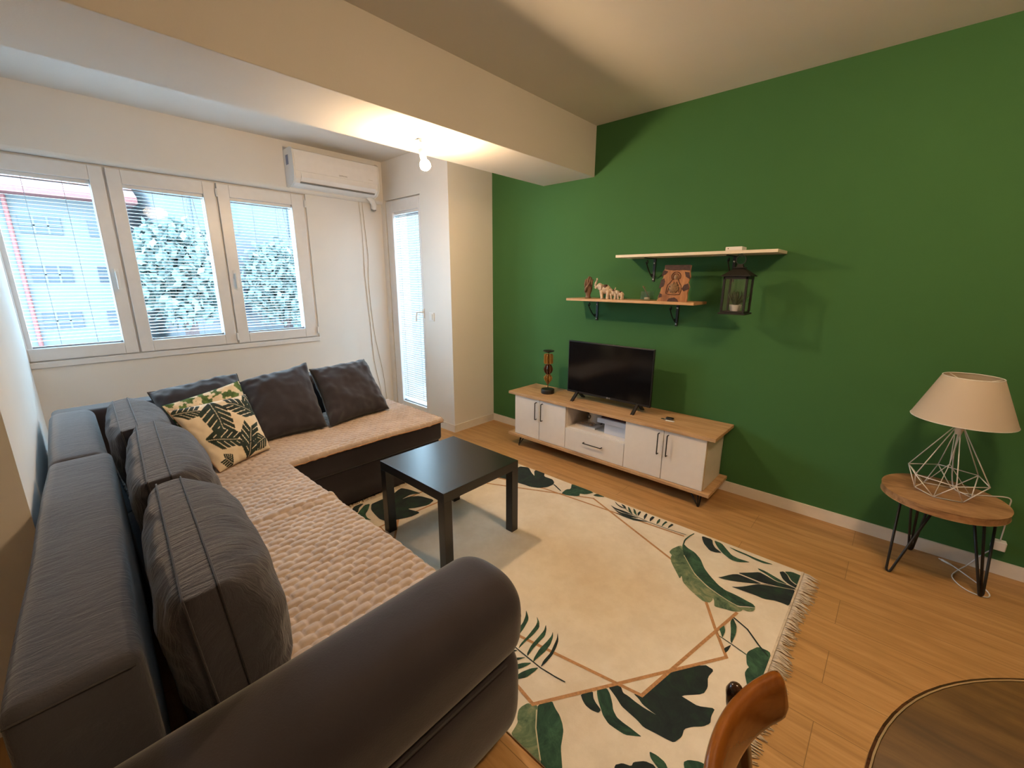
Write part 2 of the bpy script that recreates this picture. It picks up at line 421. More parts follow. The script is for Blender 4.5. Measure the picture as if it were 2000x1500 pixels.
for hy in (1.77, 1.09):
    for hz in (.985, 2.12):
        mesh('hinge_cap', [tube([(XW+.012, hy, hz-.03), (XW+.012, hy, hz+.03)], .008)], M['white_plastic'], win, smooth=True, auto=40)
struct('trim_2', [box(XW-.002, XW+.012, WY0+.02, WY1+.0, WZ0-.035, WZ0+.004)], M['pvc'], bevel=0.002)

# ---------------------------------------------------------------- venetian blinds
def blind(name, axis, a0, a1, z0, z1, pos, label, tilt, wand=None, pitch_=0.0232, width=.021, inward=1, sagz=None):
    """axis 'y': slats run along Y at x=pos ; axis 'x': slats run along X at y=pos ; inward = sign towards the room"""
    def T(part):
        if axis == 'y': return part
        return deform(part, lambda x, y, z: (y, x, z))
    mid = (a0+a1)/2
    loc = (pos, mid, z0) if axis == 'y' else (mid, pos, z0)
    root = empty(name, loc, label, 'window blind', 'venetian blinds on the glass')
    b = lambda x0, x1, y0, y1, za, zb, mi=0: T(box(min(x0, x1), max(x0, x1), y0, y1, za, zb, mi))
    mesh('head_rail', [b(pos-.010, pos+.012, a0+.002, a1-.002, z1-.022, z1)], M['pvc'], root, bevel=.002)
    mesh('valance_strip', [b(pos-.009, pos+.009, a0+.006, a1-.006, z1-.036, z1-.030)], M['dark_rail'], root)
    parts = []; n = int((z1-.045-z0-.02)/pitch_)
    for i in range(n):
        z = z1-.045-i*pitch_
        prof = []
        for s in range(4):
            t = -1+2*s/3; dx = t*width/2; dz = .0016*(1-t*t)
            prof.append((dx*cos(tilt)-dz*sin(tilt), dx*sin(tilt)+dz*cos(tilt)))
        v = []; f = []
        for s, (dx, dz) in enumerate(prof):
            v += [(pos+dx*inward, a0+.005, z+dz), (pos+dx*inward, a1-.005, z+dz)]
        for s in range(3): f.append((2*s, 2*s+1, 2*s+3, 2*s+2))
        parts.append(T((v, f, [0]*3)))
    mesh('slats', parts, M['slat'], root)
    mesh('bottom_rail', [b(pos-.010, pos+.010, a0+.004, a1-.004, z0+.004, z0+.012)], M['dark_rail'], root)
    cs = []
    for fr in ((.34, .72) if axis == 'y' else (.18, .82)):
        y = a0+(a1-a0)*fr
        cs.append(T(tube([(pos+.009*inward, y, z0+.01), (pos+.009*inward, y, z1-.02)], .0013, 5)))
    mesh('ladder_cord', cs, M['dark_rail'], root)
    if wand:
        y = wand
        mesh('tilt_wand', [T(tube([(pos+.014*inward, y, z1-.03), (pos+.016*inward, y+.035, z1-.42)], .0022, 6)), T(tube([(pos+.016*inward, y+.035, z1-.42), (pos+.016*inward, y+.036, z1-.46)], .004, 6))], M['cord'], root)
        mesh('pull_cord', [T(tube([(pos+.014*inward, y-.04, z1-.03), (pos+.016*inward, y-.025, z1-.50)], .0013, 5))], M['cord'], root)
    for e in (a0+.006, a1-.012):
        mesh('corner_bracket', [b(pos-.008, pos+.014, e, e+.008, z0-.002, z0+.016)], M['dark_rail'], root)
    return root
TL = radians(-7)
blind('venetian_blind', 'y', SASH[0][2], SASH[0][3], GZ0, GZ1, XW-.030, 'white slatted blind on the leftmost pane, houses showing through', TL)
blind('venetian_blind', 'y', SASH[1][2], SASH[1][3], GZ0, GZ1, XW-.030, 'white slatted blind on the middle window pane, between two grey handles', TL, wand=.93)
blind('venetian_blind', 'y', SASH[2][2], SASH[2][3], GZ0, GZ1, XW-.030, 'white slatted blind on the pane nearest the air conditioner', TL, wand=1.58)

# ---------------------------------------------------------------- door_1 : balcony door
DX0, DX1, DZ0, DZ1 = -4.085, -3.49, .05, 2.235
def fx(x0, x1, ya, yb, za, zb, w): return [box(x0, x0+w, ya, yb, za, zb), box(x1-w, x1, ya, yb, za, zb), box(x0+w, x1-w, ya, yb, za, za+w), box(x0+w, x1-w, ya, yb, zb-w, zb)]
door = tag(mesh('door_1', fx(DX0, DX1, YD+.03, YD+.10, DZ0, DZ1, .045), M['pvc'], bevel=.003), kind='structure')
gx0, gx1, gz0, gz1 = -3.968, -3.535, .152, 2.115
leaf = mesh('door_leaf', [box(DX0+.012, gx0, YD+.004, YD+.09, DZ0+.012, DZ1-.012), box(gx1, DX1-.008, YD+.004, YD+.09, DZ0+.012, DZ1-.012),
        box(gx0, gx1, YD+.004, YD+.09, DZ0+.012, gz0), box(gx0, gx1, YD+.004, YD+.09, gz1, DZ1-.012)], M['pvc'], door, bevel=.004)
mesh('door_pane', [box(gx0-.01, gx1+.01, YD+.05, YD+.054, gz0-.01, gz1+.01)], M['glass'], leaf)
mesh('door_handle', [box(-3.524, -3.498, YD-.006, YD+.004, 1.09, 1.18), tube([(-3.511, YD, 1.15), (-3.511, YD-.045, 1.15)], .008), tube([(-3.511, YD-.045, 1.15), (-3.55, YD-.05, 1.145), (-3.565, YD-.05, 1.10), (-3.565, YD-.05, 1.055)], .008)], M['white_plastic'], leaf, smooth=True, auto=40)
blind('venetian_blind', 'x', gx0, gx1, gz0, gz1, YD+.036, 'tall narrow white slatted blind on the balcony door', radians(-42), inward=-1)

# ---------------------------------------------------------------- light switch
sw = empty('light_switch', (-3.376, YD, 1.07), 'small white light switch on the wall right of the balcony door', 'light switch')
mesh('switch_plate', [box(-3.412, -3.340, YD-.010, YD+.001, 1.068, 1.150)], M['white_plastic'], sw, bevel=.004)
mesh('rocker', [box(-3.396, -3.356, YD-.016, YD-.008, 1.082, 1.136)], M['white_plastic'], sw, bevel=.002)

# ---------------------------------------------------------------- air conditioner
AY0, AY1 = 1.618, 2.412
ac = empty('air_conditioner', (XW+.045, (AY0+AY1)/2, 2.235), 'white wall air conditioner above the window, right end in the corner', 'air conditioner')
bx = XW+.03
prof = [(bx, 2.515), (bx+.15, 2.520), (bx+.178, 2.505), (bx+.185, 2.44), (bx+.186, 2.33), (bx+.178, 2.29), (bx+.150, 2.255), (bx+.10, 2.238), (bx, 2.236)]
mesh('housing', [prism(prof, 'y', AY0+.012, AY1-.012)], M['white_plastic'], ac, bevel=.006, seg=3)
mesh('front_panel', [prism([(bx+.186, 2.345), (bx+.192, 2.345), (bx+.191, 2.45), (bx+.184, 2.508), (bx+.178, 2.508)], 'y', AY0+.014, AY1-.014)], M['pvc'], ac, bevel=.002)
for y in (AY0, AY1-.014):
    pr = [(p[0]+(.004 if p[0] > bx+.1 else 0), p[1]+(.002 if p[1] > 2.4 else -.002)) for p in prof]
    ec = mesh('end_cap', [prism(pr, 'y', y, y+.014)], M['white_plastic'], ac, bevel=.005, seg=3)
    if y == AY0:
        mesh('rating_sticker', [box(bx+.055, bx+.105, y-.0008, y, 2.40, 2.475)], simple('grey_sticker', (0.16, 0.18, 0.28, 1), 0.5), ec)
mesh('louver', [prism([(bx+.187, 2.335), (bx+.189, 2.30), (bx+.166, 2.268), (bx+.160, 2.271), (bx+.180, 2.303), (bx+.183, 2.335)], 'y', AY0+.06, AY1-.04)], M['pvc'], ac, bevel=.001)
mesh('air_slot', [prism([(bx+.150, 2.2595), (bx+.165, 2.266), (bx+.167, 2.2605), (bx+.152, 2.2535)], 'y', AY0+.06, AY1-.04)], M['gasket'], ac)
tm = Matrix.Translation((bx+.1925, 2.05, 2.362)) @ Matrix.Rotation(radians(90), 4, 'Z') @ Matrix.Rotation(radians(90), 4, 'X')
mesh('brand_lettering', [text_part('SAMSUNG', .017, .0003, tm)], M['gasket'], ac)
tm = Matrix.Translation((bx+.1925, 2.32, 2.372)) @ Matrix.Rotation(radians(90), 4, 'Z') @ Matrix.Rotation(radians(90), 4, 'X')
mesh('printed_line', [xf(box(-.022, .022, -.0012, .0012, 0, .0004), tm)], simple('grey_print', (.35, .33, .3, 1), .5), ac)
hose = empty('pipe_elbow', (XW, 2.43, 2.14), 'short white pipe elbow with dark mouth under the air conditioner', 'pipe')
mesh('elbow', [tube([(XW+.08, 2.36, 2.25), (XW+.085, 2.40, 2.215), (XW+.08, 2.425, 2.18), (XW+.06, 2.43, 2.15)], [.022, .026, .028, .026], 14)], M['white_plastic'], hose, smooth=True, auto=50)
mesh('pipe_mouth', [tube([(XW+.06, 2.43, 2.151), (XW+.052, 2.432, 2.138)], .024, 14)], M['gasket'], hose, smooth=True, auto=50)
def cable(name, pts, r, label, mat='cord', n=6):
    P = [Vector(p) for p in pts]; out = []
    for i in range(len(P)-1):
        p0 = P[max(i-1, 0)]; p1 = P[i]; p2 = P[i+1]; p3 = P[min(i+2, len(P)-1)]
        for s in range(6):
            t = s/6; out.append(0.5*((2*p1)+(p2-p0)*t+(2*p0-5*p1+4*p2-p3)*t*t+(3*p1-p0-3*p2+p3)*t**3))
    out.append(P[-1])
    return out
M['cable'] = simple('cream_cable', (0.60, 0.55, 0.48, 1), 0.6)
o = mesh('wall_cable', [tube(cable('', [(XW+.006, 2.30, 2.235), (XW+.006, 2.315, 1.9), (XW+.006, 2.31, 1.5), (XW+.006, 2.33, 1.0), (XW+.006, 2.345, .6), (XW+.006, 2.40, .25), (XW+.006, 2.40, .02)], 0, ''), .0035, 6)], M['cable'], smooth=True)
tag(o, 'thin cream cable hanging down the wall left of the balcony door, left one', 'cable')
o = mesh('wall_cable', [tube(cable('', [(XW+.006, 2.335, 2.235), (XW+.006, 2.345, 2.0), (XW+.006, 2.36, 1.7), (XW+.006, 2.345, 1.4), (XW+.006, 2.37, .9), (XW+.006, 2.44, .45), (XW+.006, 2.47, .02)], 0, ''), .0035, 6)], M['cable'], smooth=True)
tag(o, 'thin cream cable hanging nearest the corner by the balcony door', 'cable')

# ---------------------------------------------------------------- bare bulb under the beam
BX, BY = -2.20, 1.632
lb = empty('bare_bulb', (BX, BY, 2.243), 'glowing bare bulb hanging on a short wire from the beam', 'light bulb')
mesh('ceiling_hook', [tube([(BX, BY, 2.243), (BX, BY, 2.228)], .010, 12), tube([(BX-.055, BY-.02, 2.243), (BX-.055, BY-.02, 2.236)], .012, 12), box(BX-.05, BX, BY-.014, BY-.006, 2.238, 2.243)], M['white_plastic'], lb, smooth=True, auto=40)
TB = Matrix.Translation((BX, BY, 2.19)) @ Matrix.Rotation(radians(-13), 4, Vector((cos(yaw), sin(yaw), 0))) @ Matrix.Translation((-BX, -BY, -2.19))
mesh('wire', [tube([(BX, BY, 2.230), (BX+.006, BY+.006, 2.21), (BX+.004, BY+.004, 2.192), (BX, BY, 2.186)], .0018, 6)], M['gasket'], lb)
mesh('socket', [xf(lathe([(.016, 0), (.0185, .012), (.0185, .05), (.017, .055)], (BX, BY, 2.133), 20), TB)], M['white_plastic'], lb, smooth=True, auto=40)
mesh('bulb', [xf(lathe([(0, -.006), (.008, -.005), (.020, .001), (.029, .010), (.031, .024), (.026, .040), (.015, .052), (.013, .062)], (BX, BY, 2.078), 24), TB)], M['bulb'], lb, smooth=True)
# the room's other lamp, on the ceiling just outside the right of the frame
PX, PY = 0.35, 1.45
lp = empty('ceiling_lamp', (PX, PY, ZC), 'glowing round glass ceiling lamp right of the picture, over the floor', 'ceiling lamp')
mesh('lamp_rose', [lathe([(.05, 0), (.05, -.02), (.02, -.03)][::-1], (PX, PY, ZC), 20)], M['white_plastic'], lp, smooth=True, auto=40)
mesh('lamp_globe', [ball((PX, PY, ZC-.150), .150, 24, 14, 0, (1, 1, .6))], M['bulb2'], lp, smooth=True)
mesh('lamp_stem', [tube([(PX, PY, ZC-.028), (PX, PY, ZC-.06)], .02, 12)], M['white_plastic'], lp)
# ================================================================ RUG
RX0, RX1, RY0, RY1, RZ = -2.465, -0.165, 0.80, 2.405, 0.008
RUG_POLYS=[(2,[(-0.756,0.92),(-0.764,0.896),(-0.764,0.878),(-0.75,0.856),(-0.738,0.846),(-0.733,0.826),(-0.729,0.801),(-0.678,0.798),(-0.59,0.787),(-0.608,0.803),(-0.649,0.84),(-0.68,0.871),(-0.705,0.906),(-0.725,0.936),(-0.736,0.926)]),
(1,[(-0.727,0.939),(-0.698,0.984),(-0.674,0.97),(-0.647,0.96),(-0.623,0.943),(-0.607,0.926),(-0.597,0.907),(-0.583,0.878),(-0.54,0.828),(-0.53,0.791),(-0.549,0.78),(-0.588,0.787),(-0.607,0.804),(-0.648,0.841),(-0.679,0.872),(-0.704,0.907)]),
(0,[(-0.576,1.165),(-0.557,1.195),(-0.543,1.198),(-0.526,1.182),(-0.508,1.184),(-0.478,1.181),(-0.444,1.181),(-0.402,1.186),(-0.419,1.186),(-0.455,1.189),(-0.474,1.199),(-0.498,1.205),(-0.469,1.218),(-0.46,1.245),(-0.442,1.339),(-0.431,1.386),(-0.35,1.504),(-0.314,1.503),(-0.321,1.455),(-0.307,1.412),(-0.31,1.374),(-0.368,1.313),(-0.344,1.314),(-0.309,1.315),(-0.261,1.348),(-0.262,1.308),(-0.256,1.282),(-0.27,1.255),(-0.297,1.229),(-0.314,1.204),(-0.31,1.173),(-0.322,1.138),(-0.344,1.132),(-0.381,1.125),(-0.416,1.117),(-0.444,1.125),(-0.476,1.129),(-0.506,1.133),(-0.538,1.15),(-0.567,1.162)]),
(1,[(-0.603,1.129),(-0.58,1.159),(-0.561,1.148),(-0.537,1.123),(-0.521,1.101),(-0.499,1.087),(-0.474,1.085),(-0.447,1.086),(-0.424,1.085),(-0.407,1.085),(-0.424,1.072),(-0.45,1.053),(-0.485,1.049),(-0.509,1.048),(-0.537,1.06),(-0.552,1.073),(-0.577,1.095),(-0.593,1.113)]),
(0,[(-0.637,1.073),(-0.611,1.114),(-0.595,1.092),(-0.58,1.083),(-0.552,1.073),(-0.553,1.057),(-0.578,1.049),(-0.601,1.05),(-0.621,1.06)]),
(1,[(-1.096,1.249),(-1.062,1.22),(-1.04,1.21),(-1.017,1.175),(-1.011,1.132),(-1.01,1.09),(-0.997,1.06),(-1.025,1.112),(-1.038,1.156),(-1.059,1.2)]),
(1,[(-1.044,1.247),(-1.01,1.223),(-0.997,1.207),(-0.982,1.159),(-0.974,1.114),(-0.965,1.064),(-0.981,1.087),(-0.999,1.13),(-1.005,1.179),(-1.023,1.219)]),
(1,[(-0.985,1.25),(-0.955,1.232),(-0.936,1.208),(-0.931,1.159),(-0.933,1.113),(-0.93,1.064),(-0.94,1.088),(-0.945,1.146),(-0.954,1.205),(-0.964,1.23)]),
(1,[(-0.926,1.241),(-0.907,1.221),(-0.891,1.19),(-0.89,1.152),(-0.887,1.1),(-0.88,1.063),(-0.891,1.073),(-0.904,1.115),(-0.908,1.168),(-0.912,1.21)]),
(1,[(-0.881,1.231),(-0.863,1.209),(-0.848,1.172),(-0.843,1.134),(-0.846,1.091),(-0.847,1.058),(-0.857,1.075),(-0.868,1.124),(-0.868,1.173),(-0.871,1.208)]),
(0,[(-0.863,1.241),(-0.835,1.209),(-0.821,1.173),(-0.811,1.135),(-0.809,1.091),(-0.812,1.06),(-0.822,1.09),(-0.824,1.14),(-0.837,1.182),(-0.846,1.212)]),
(0,[(-0.986,1.021),(-0.967,1.03),(-0.927,1.061),(-0.934,1.042),(-0.954,1.014)]),
(1,[(-0.946,0.968),(-0.936,1.005),(-0.904,1.035),(-0.882,1.059),(-0.895,1.031),(-0.914,0.997)]),
(1,[(-0.919,0.951),(-0.9,0.972),(-0.891,1.004),(-0.873,1.032),(-0.849,1.054),(-0.858,1.021),(-0.876,0.983),(-0.894,0.966)]),
(1,[(-0.883,0.929),(-0.859,0.964),(-0.852,0.997),(-0.836,1.033),(-0.816,1.056),(-0.818,1.028),(-0.824,0.991),(-0.847,0.96),(-0.866,0.935)]),
(0,[(-0.999,1.046),(-0.982,1.052),(-0.964,1.06),(-0.97,1.048)]),
(1,[(-0.709,2.207),(-0.706,2.228),(-0.678,2.207),(-0.633,2.193),(-0.59,2.156),(-0.549,2.092),(-0.509,2.052),(-0.456,2.01),(-0.417,1.993),(-0.38,1.994),(-0.347,1.991),(-0.318,1.986),(-0.295,1.984),(-0.279,1.967),(-0.31,1.951),(-0.342,1.925),(-0.383,1.93),(-0.427,1.942),(-0.494,1.966),(-0.569,2.015),(-0.623,2.074),(-0.668,2.127)]),
(2,[(-0.709,2.207),(-0.668,2.127),(-0.622,2.07),(-0.567,2.008),(-0.492,1.959),(-0.425,1.936),(-0.381,1.924),(-0.34,1.919),(-0.308,1.944),(-0.279,1.966),(-0.283,1.934),(-0.301,1.917),(-0.32,1.915),(-0.323,1.897),(-0.347,1.874),(-0.386,1.861),(-0.422,1.847),(-0.433,1.88),(-0.445,1.901),(-0.441,1.881),(-0.445,1.857),(-0.471,1.846),(-0.5,1.858),(-0.548,1.882),(-0.591,1.912),(-0.614,1.955),(-0.611,1.925),(-0.641,1.959),(-0.698,2.026),(-0.715,2.062),(-0.716,2.083),(-0.739,2.101),(-0.739,2.139),(-0.723,2.189)]),
(1,[(-0.707,2.203),(-0.722,2.273),(-0.716,2.33),(-0.704,2.377),(-0.698,2.37),(-0.709,2.325),(-0.713,2.269),(-0.701,2.209)]),
(0,[(-0.493,2.066),(-0.47,2.068),(-0.429,2.139),(-0.405,2.162),(-0.363,2.163),(-0.313,2.163),(-0.302,2.165),(-0.314,2.149),(-0.353,2.123),(-0.407,2.09),(-0.457,2.068)]),
(0,[(-0.412,2.17),(-0.367,2.213),(-0.33,2.253),(-0.299,2.246),(-0.251,2.23),(-0.205,2.241),(-0.166,2.237),(-0.168,2.227),(-0.225,2.2),(-0.303,2.173),(-0.357,2.173)]),
(1,[(-0.345,2.282),(-0.307,2.281),(-0.258,2.265),(-0.202,2.244),(-0.252,2.235),(-0.301,2.258),(-0.336,2.269)]),
(0,[(-0.255,2.324),(-0.24,2.343),(-0.221,2.327),(-0.202,2.288),(-0.175,2.268),(-0.169,2.274),(-0.167,2.241),(-0.203,2.251),(-0.232,2.275)]),
(1,[(-0.236,2.345),(-0.208,2.368),(-0.164,2.366),(-0.163,2.324),(-0.166,2.272),(-0.194,2.287),(-0.217,2.326)]),
(0,[(-0.405,2.039),(-0.385,2.054),(-0.359,2.083),(-0.314,2.147),(-0.283,2.175),(-0.228,2.194),(-0.166,2.225),(-0.168,2.156),(-0.17,2.083),(-0.195,2.083),(-0.228,2.077),(-0.265,2.055),(-0.304,2.055),(-0.354,2.047)]),
(0,[(-0.66,2.38),(-0.602,2.384),(-0.585,2.339),(-0.564,2.312),(-0.541,2.3),(-0.523,2.289),(-0.55,2.269),(-0.578,2.265),(-0.622,2.306),(-0.645,2.344)]),
(1,[(-0.591,2.382),(-0.551,2.382),(-0.516,2.345),(-0.476,2.305),(-0.442,2.298),(-0.407,2.304),(-0.385,2.306),(-0.433,2.265),(-0.468,2.259),(-0.518,2.288),(-0.553,2.323),(-0.578,2.357)]),
(1,[(-0.515,2.375),(-0.433,2.371),(-0.359,2.364),(-0.287,2.369),(-0.329,2.345),(-0.373,2.346),(-0.42,2.356),(-0.467,2.357)]),
(0,[(-1.233,2.329),(-1.188,2.317),(-1.125,2.323),(-1.058,2.318),(-1.113,2.3),(-1.187,2.301)]),
(0,[(-1.195,2.302),(-1.144,2.289),(-1.08,2.306),(-1.012,2.309),(-1.079,2.275),(-1.142,2.274)]),
(0,[(-1.165,2.261),(-1.102,2.278),(-1.036,2.287),(-0.952,2.309),(-1.023,2.262),(-1.091,2.258)]),
(0,[(-1.24,2.396),(-1.193,2.366),(-1.13,2.353),(-1.167,2.346),(-1.206,2.363)]),
(0,[(-1.188,2.392),(-1.155,2.386),(-1.127,2.353),(-1.158,2.363)]),
(1,[(-1.138,2.39),(-1.119,2.381),(-1.066,2.319),(-1.106,2.341)]),
(1,[(-1.101,2.394),(-1.08,2.382),(-1.036,2.322),(-1.07,2.341)]),
(0,[(-1.034,2.324),(-1.053,2.356),(-1.052,2.391),(-1.041,2.384),(-1.035,2.348)]),
(0,[(-0.986,2.312),(-1.007,2.349),(-1.011,2.392),(-0.998,2.387),(-0.99,2.348)]),
(0,[(-0.95,2.314),(-0.966,2.347),(-0.967,2.386),(-0.95,2.386),(-0.949,2.347)]),
(1,[(-0.908,2.314),(-0.92,2.349),(-0.921,2.388),(-0.911,2.381),(-0.903,2.349)]),
(1,[(-0.873,2.309),(-0.882,2.345),(-0.881,2.388),(-0.867,2.386),(-0.871,2.349)]),
(0,[(-0.839,2.318),(-0.845,2.349),(-0.842,2.387),(-0.827,2.381),(-0.832,2.347)]),
(0,[(-2.078,2.104),(-2.082,2.218),(-2.069,2.346),(-2.069,2.373),(-2.006,2.404),(-1.927,2.345),(-1.875,2.317),(-1.929,2.378),(-1.935,2.407),(-1.853,2.413),(-1.817,2.362),(-1.742,2.367),(-1.704,2.338),(-1.687,2.307),(-1.693,2.242),(-1.73,2.19),(-1.788,2.162),(-1.84,2.159),(-1.893,2.148),(-2.002,2.133),(-2.042,2.121)]),
(0,[(-1.693,2.306),(-1.682,2.313),(-1.587,2.267),(-1.588,2.257)]),
(1,[(-1.566,2.237),(-1.575,2.307),(-1.554,2.334),(-1.597,2.41),(-1.399,2.405),(-1.432,2.337),(-1.469,2.32),(-1.452,2.294),(-1.466,2.271),(-1.526,2.237)]),
(1,[(-1.389,2.365),(-1.38,2.402),(-1.31,2.398),(-1.367,2.362)]),
(0,[(-2.452,1.152),(-2.471,1.198),(-2.448,1.228),(-2.423,1.179),(-2.374,1.146),(-2.392,1.13),(-2.425,1.13)]),
(1,[(-2.429,1.221),(-2.418,1.255),(-2.358,1.208),(-2.32,1.167),(-2.271,1.153),(-2.226,1.159),(-2.283,1.128),(-2.356,1.133),(-2.381,1.156)]),
(0,[(-2.406,1.258),(-2.408,1.29),(-2.414,1.421),(-2.444,1.484),(-2.454,1.521),(-2.398,1.545),(-2.281,1.571),(-2.326,1.511),(-2.313,1.428),(-2.308,1.484),(-2.263,1.543),(-2.143,1.577),(-2.12,1.507),(-2.149,1.432),(-2.183,1.384),(-2.08,1.419),(-2.082,1.343),(-2.146,1.212),(-2.207,1.198),(-2.277,1.207),(-2.345,1.22)]),
(0,[(-2.199,1.088),(-2.169,1.101),(-2.109,1.085),(-2.141,1.095),(-2.189,1.131),(-2.124,1.124),(-2.048,1.091),(-2.095,1.137),(-2.017,1.133),(-1.93,1.115),(-1.859,1.067),(-1.946,1.066),(-2.047,1.067),(-2.134,1.075)]),
(1,[(-0.341,1.803),(-0.338,1.832),(-0.313,1.794),(-0.303,1.747),(-0.301,1.678),(-0.31,1.693),(-0.324,1.751)]),
(1,[(-0.354,1.761),(-0.34,1.729),(-0.338,1.683),(-0.356,1.714),(-0.363,1.723)]),
(0,[(-0.318,1.633),(-0.3,1.675),(-0.301,1.633),(-0.306,1.614)]),
(1,[(-0.242,1.662),(-0.24,1.686),(-0.216,1.738),(-0.176,1.741),(-0.166,1.715),(-0.166,1.621),(-0.173,1.538),(-0.2,1.511),(-0.224,1.567),(-0.222,1.595),(-0.218,1.605),(-0.229,1.616)]),
(1,[(-0.369,1.059),(-0.346,1.064),(-0.319,1.062),(-0.298,1.044),(-0.315,1.028),(-0.336,1.034),(-0.359,1.044)]),
(0,[(-0.431,0.949),(-0.416,0.97),(-0.391,0.981),(-0.392,0.996),(-0.367,1.023),(-0.339,1.032),(-0.314,1.009),(-0.414,0.917)]),
(1,[(-0.278,1.1),(-0.268,1.118),(-0.24,1.137),(-0.208,1.142),(-0.189,1.123),(-0.254,1.064)])]
RUG_STRIPS=[(3,0.013,[(-0.334,1.879),(-0.472,1.218),(-1.006,1.11),(-1.37,1.036),(-2.127,1.154),(-2.073,2.104),(-1.696,2.212),(-0.735,2.306)]),
(3,0.013,[(-2.3,1.42),(-2.3,1.87),(-1.364,2.329),(-0.535,1.975),(-0.376,1.714),(-0.297,1.596),(-0.74,0.928),(-0.911,0.958),(-1.6,1.0),(-1.857,1.068),(-2.3,1.42)]),
(0,0.004,[(-1.031,1.067),(-0.992,1.065),(-0.878,1.061),(-0.811,1.059),(-0.75,1.066),(-0.705,1.074)]),
(0,0.004,[(-0.732,2.327),(-0.836,2.313),(-0.95,2.306),(-1.066,2.319),(-1.152,2.359)]),
(1,0.004,[(-0.352,1.686),(-0.296,1.675),(-0.242,1.662)]),
(0,0.007,[(-0.336,1.835),(-0.274,1.805),(-0.218,1.747),(-0.175,1.71)]),
(4,0.004,[(-0.668,2.127),(-0.567,2.008),(-0.492,1.959),(-0.425,1.936),(-0.34,1.919)]),
(4,0.003,[(-0.314,2.149),(-0.228,2.195),(-0.166,2.225)]),
(4,0.004,[(-0.717,0.921),(-0.68,0.871),(-0.648,0.841),(-0.607,0.804)])]

def clip(poly):
    for ax, val, sgn in ((0, RX0, 1), (0, RX1, -1), (1, RY0, 1), (1, RY1, -1)):
        out = []
        for i in range(len(poly)):
            a = poly[i-1]; b = poly[i]; ia = (a[ax]-val)*sgn >= 0; ib = (b[ax]-val)*sgn >= 0
            if ia != ib:
                t = (val-a[ax])/(b[ax]-a[ax]); out.append((a[0]+(b[0]-a[0])*t, a[1]+(b[1]-a[1])*t))
            if ib: out.append(b)
        poly = out
        if not poly: return []
    return poly
rug = empty('area_rug', ((RX0+RX1)/2, (RY0+RY1)/2, 0), 'cream rug printed with tropical leaves and copper lines, on the floor', 'rug')
pile = mesh('rug_pile', [box(RX0, RX1, RY0, RY1, 0.0005, RZ)], M['rug'], rug, bevel=.003)
pm = [M['leaf0'], M['leaf1'], M['leaf2'], M['gold'], M['vein']]
parts = []
def flat(poly, z, mi):
    n = len(poly); area = sum(poly[i-1][0]*poly[i][1]-poly[i][0]*poly[i-1][1] for i in range(n))
    if area < 0: poly = poly[::-1]
    return [(x, y, z) for x, y in poly], [tuple(range(n))], [mi]
def strip(pts, w, z, mi):
    P = [Vector((p[0], p[1], 0)) for p in pts]; v = []; f = []
    cl = (P[0]-P[-1]).length < 1e-6
    if cl: P = P[:-1]
    n = len(P)
    for i in range(n):
        a = P[i-1] if (cl or i > 0) else None; b = P[(i+1) % n] if (cl or i < n-1) else None
        d1 = (P[i]-a).normalized() if a is not None else (b-P[i]).normalized()
        d2 = (b-P[i]).normalized() if b is not None else d1
        m = (d1+d2).normalized(); nn = Vector((-m.y, m.x, 0)); k = 1/max(.4, nn.dot(Vector((-d1.y, d1.x, 0))))
        for s in (1, -1): q = P[i]+nn*(w/2*s*k); v.append((q.x, q.y, z))
    for i in range(n if cl else n-1):
        j = (i+1) % n; f.append((2*i+1, 2*j+1, 2*j, 2*i))
    return v, f, [mi]*len(f)
for i, (mi, poly) in enumerate(RUG_POLYS):
    sm = []
    for k_ in range(len(poly)):      # soften the painted outline a little
        a_, b_ = poly[k_], poly[(k_+1) % len(poly)]
        for t_ in (.16, .84): sm.append((a_[0]+(b_[0]-a_[0])*t_, a_[1]+(b_[1]-a_[1])*t_))
    c = clip(sm)
    if len(c) > 2: parts.append(flat(c, RZ+(.0006 if i < 5 else .0012)+.00001*i, mi))
for i, (mi, w, pts) in enumerate(RUG_STRIPS):
    parts.append(strip(pts, w, RZ+(.0009 if mi == 3 else .0021)+.00003*i, mi))
mesh('rug_print', parts, pm, pile)
def fringe(x, sgn):
    rnd = random.Random(3); parts = []; y = RY0+.004
    while y < RY1-.004:
        ln = .060+rnd.uniform(-.012, .014)+.010*sin(y*9); drift = rnd.uniform(-.010, .010)+.018*noise.noise(Vector((y*9, x, 1)))
        p = [(x, y, .006), (x+sgn*ln*.35, y+drift*.2, .006+rnd.uniform(.001, .006)), (x+sgn*ln*.7, y+drift*.7+rnd.uniform(-.004, .004), .004), (x+sgn*ln, y+drift*1.4, .002)]
        parts.append(tube(p, [.0024, .0026, .0022, .0010], 5)); y += .0056
    o = mesh('fringe', parts, M['fringe'], rug, smooth=True); o['kind'] = 'stuff'; return o
fringe(RX1, 1); fringe(RX0, -1)
for bx_ in (RX0, RX1): mesh('rug_binding', [box(bx_-.004, bx_+.004, RY0, RY1, .001, .010)], M['fringe'], rug)

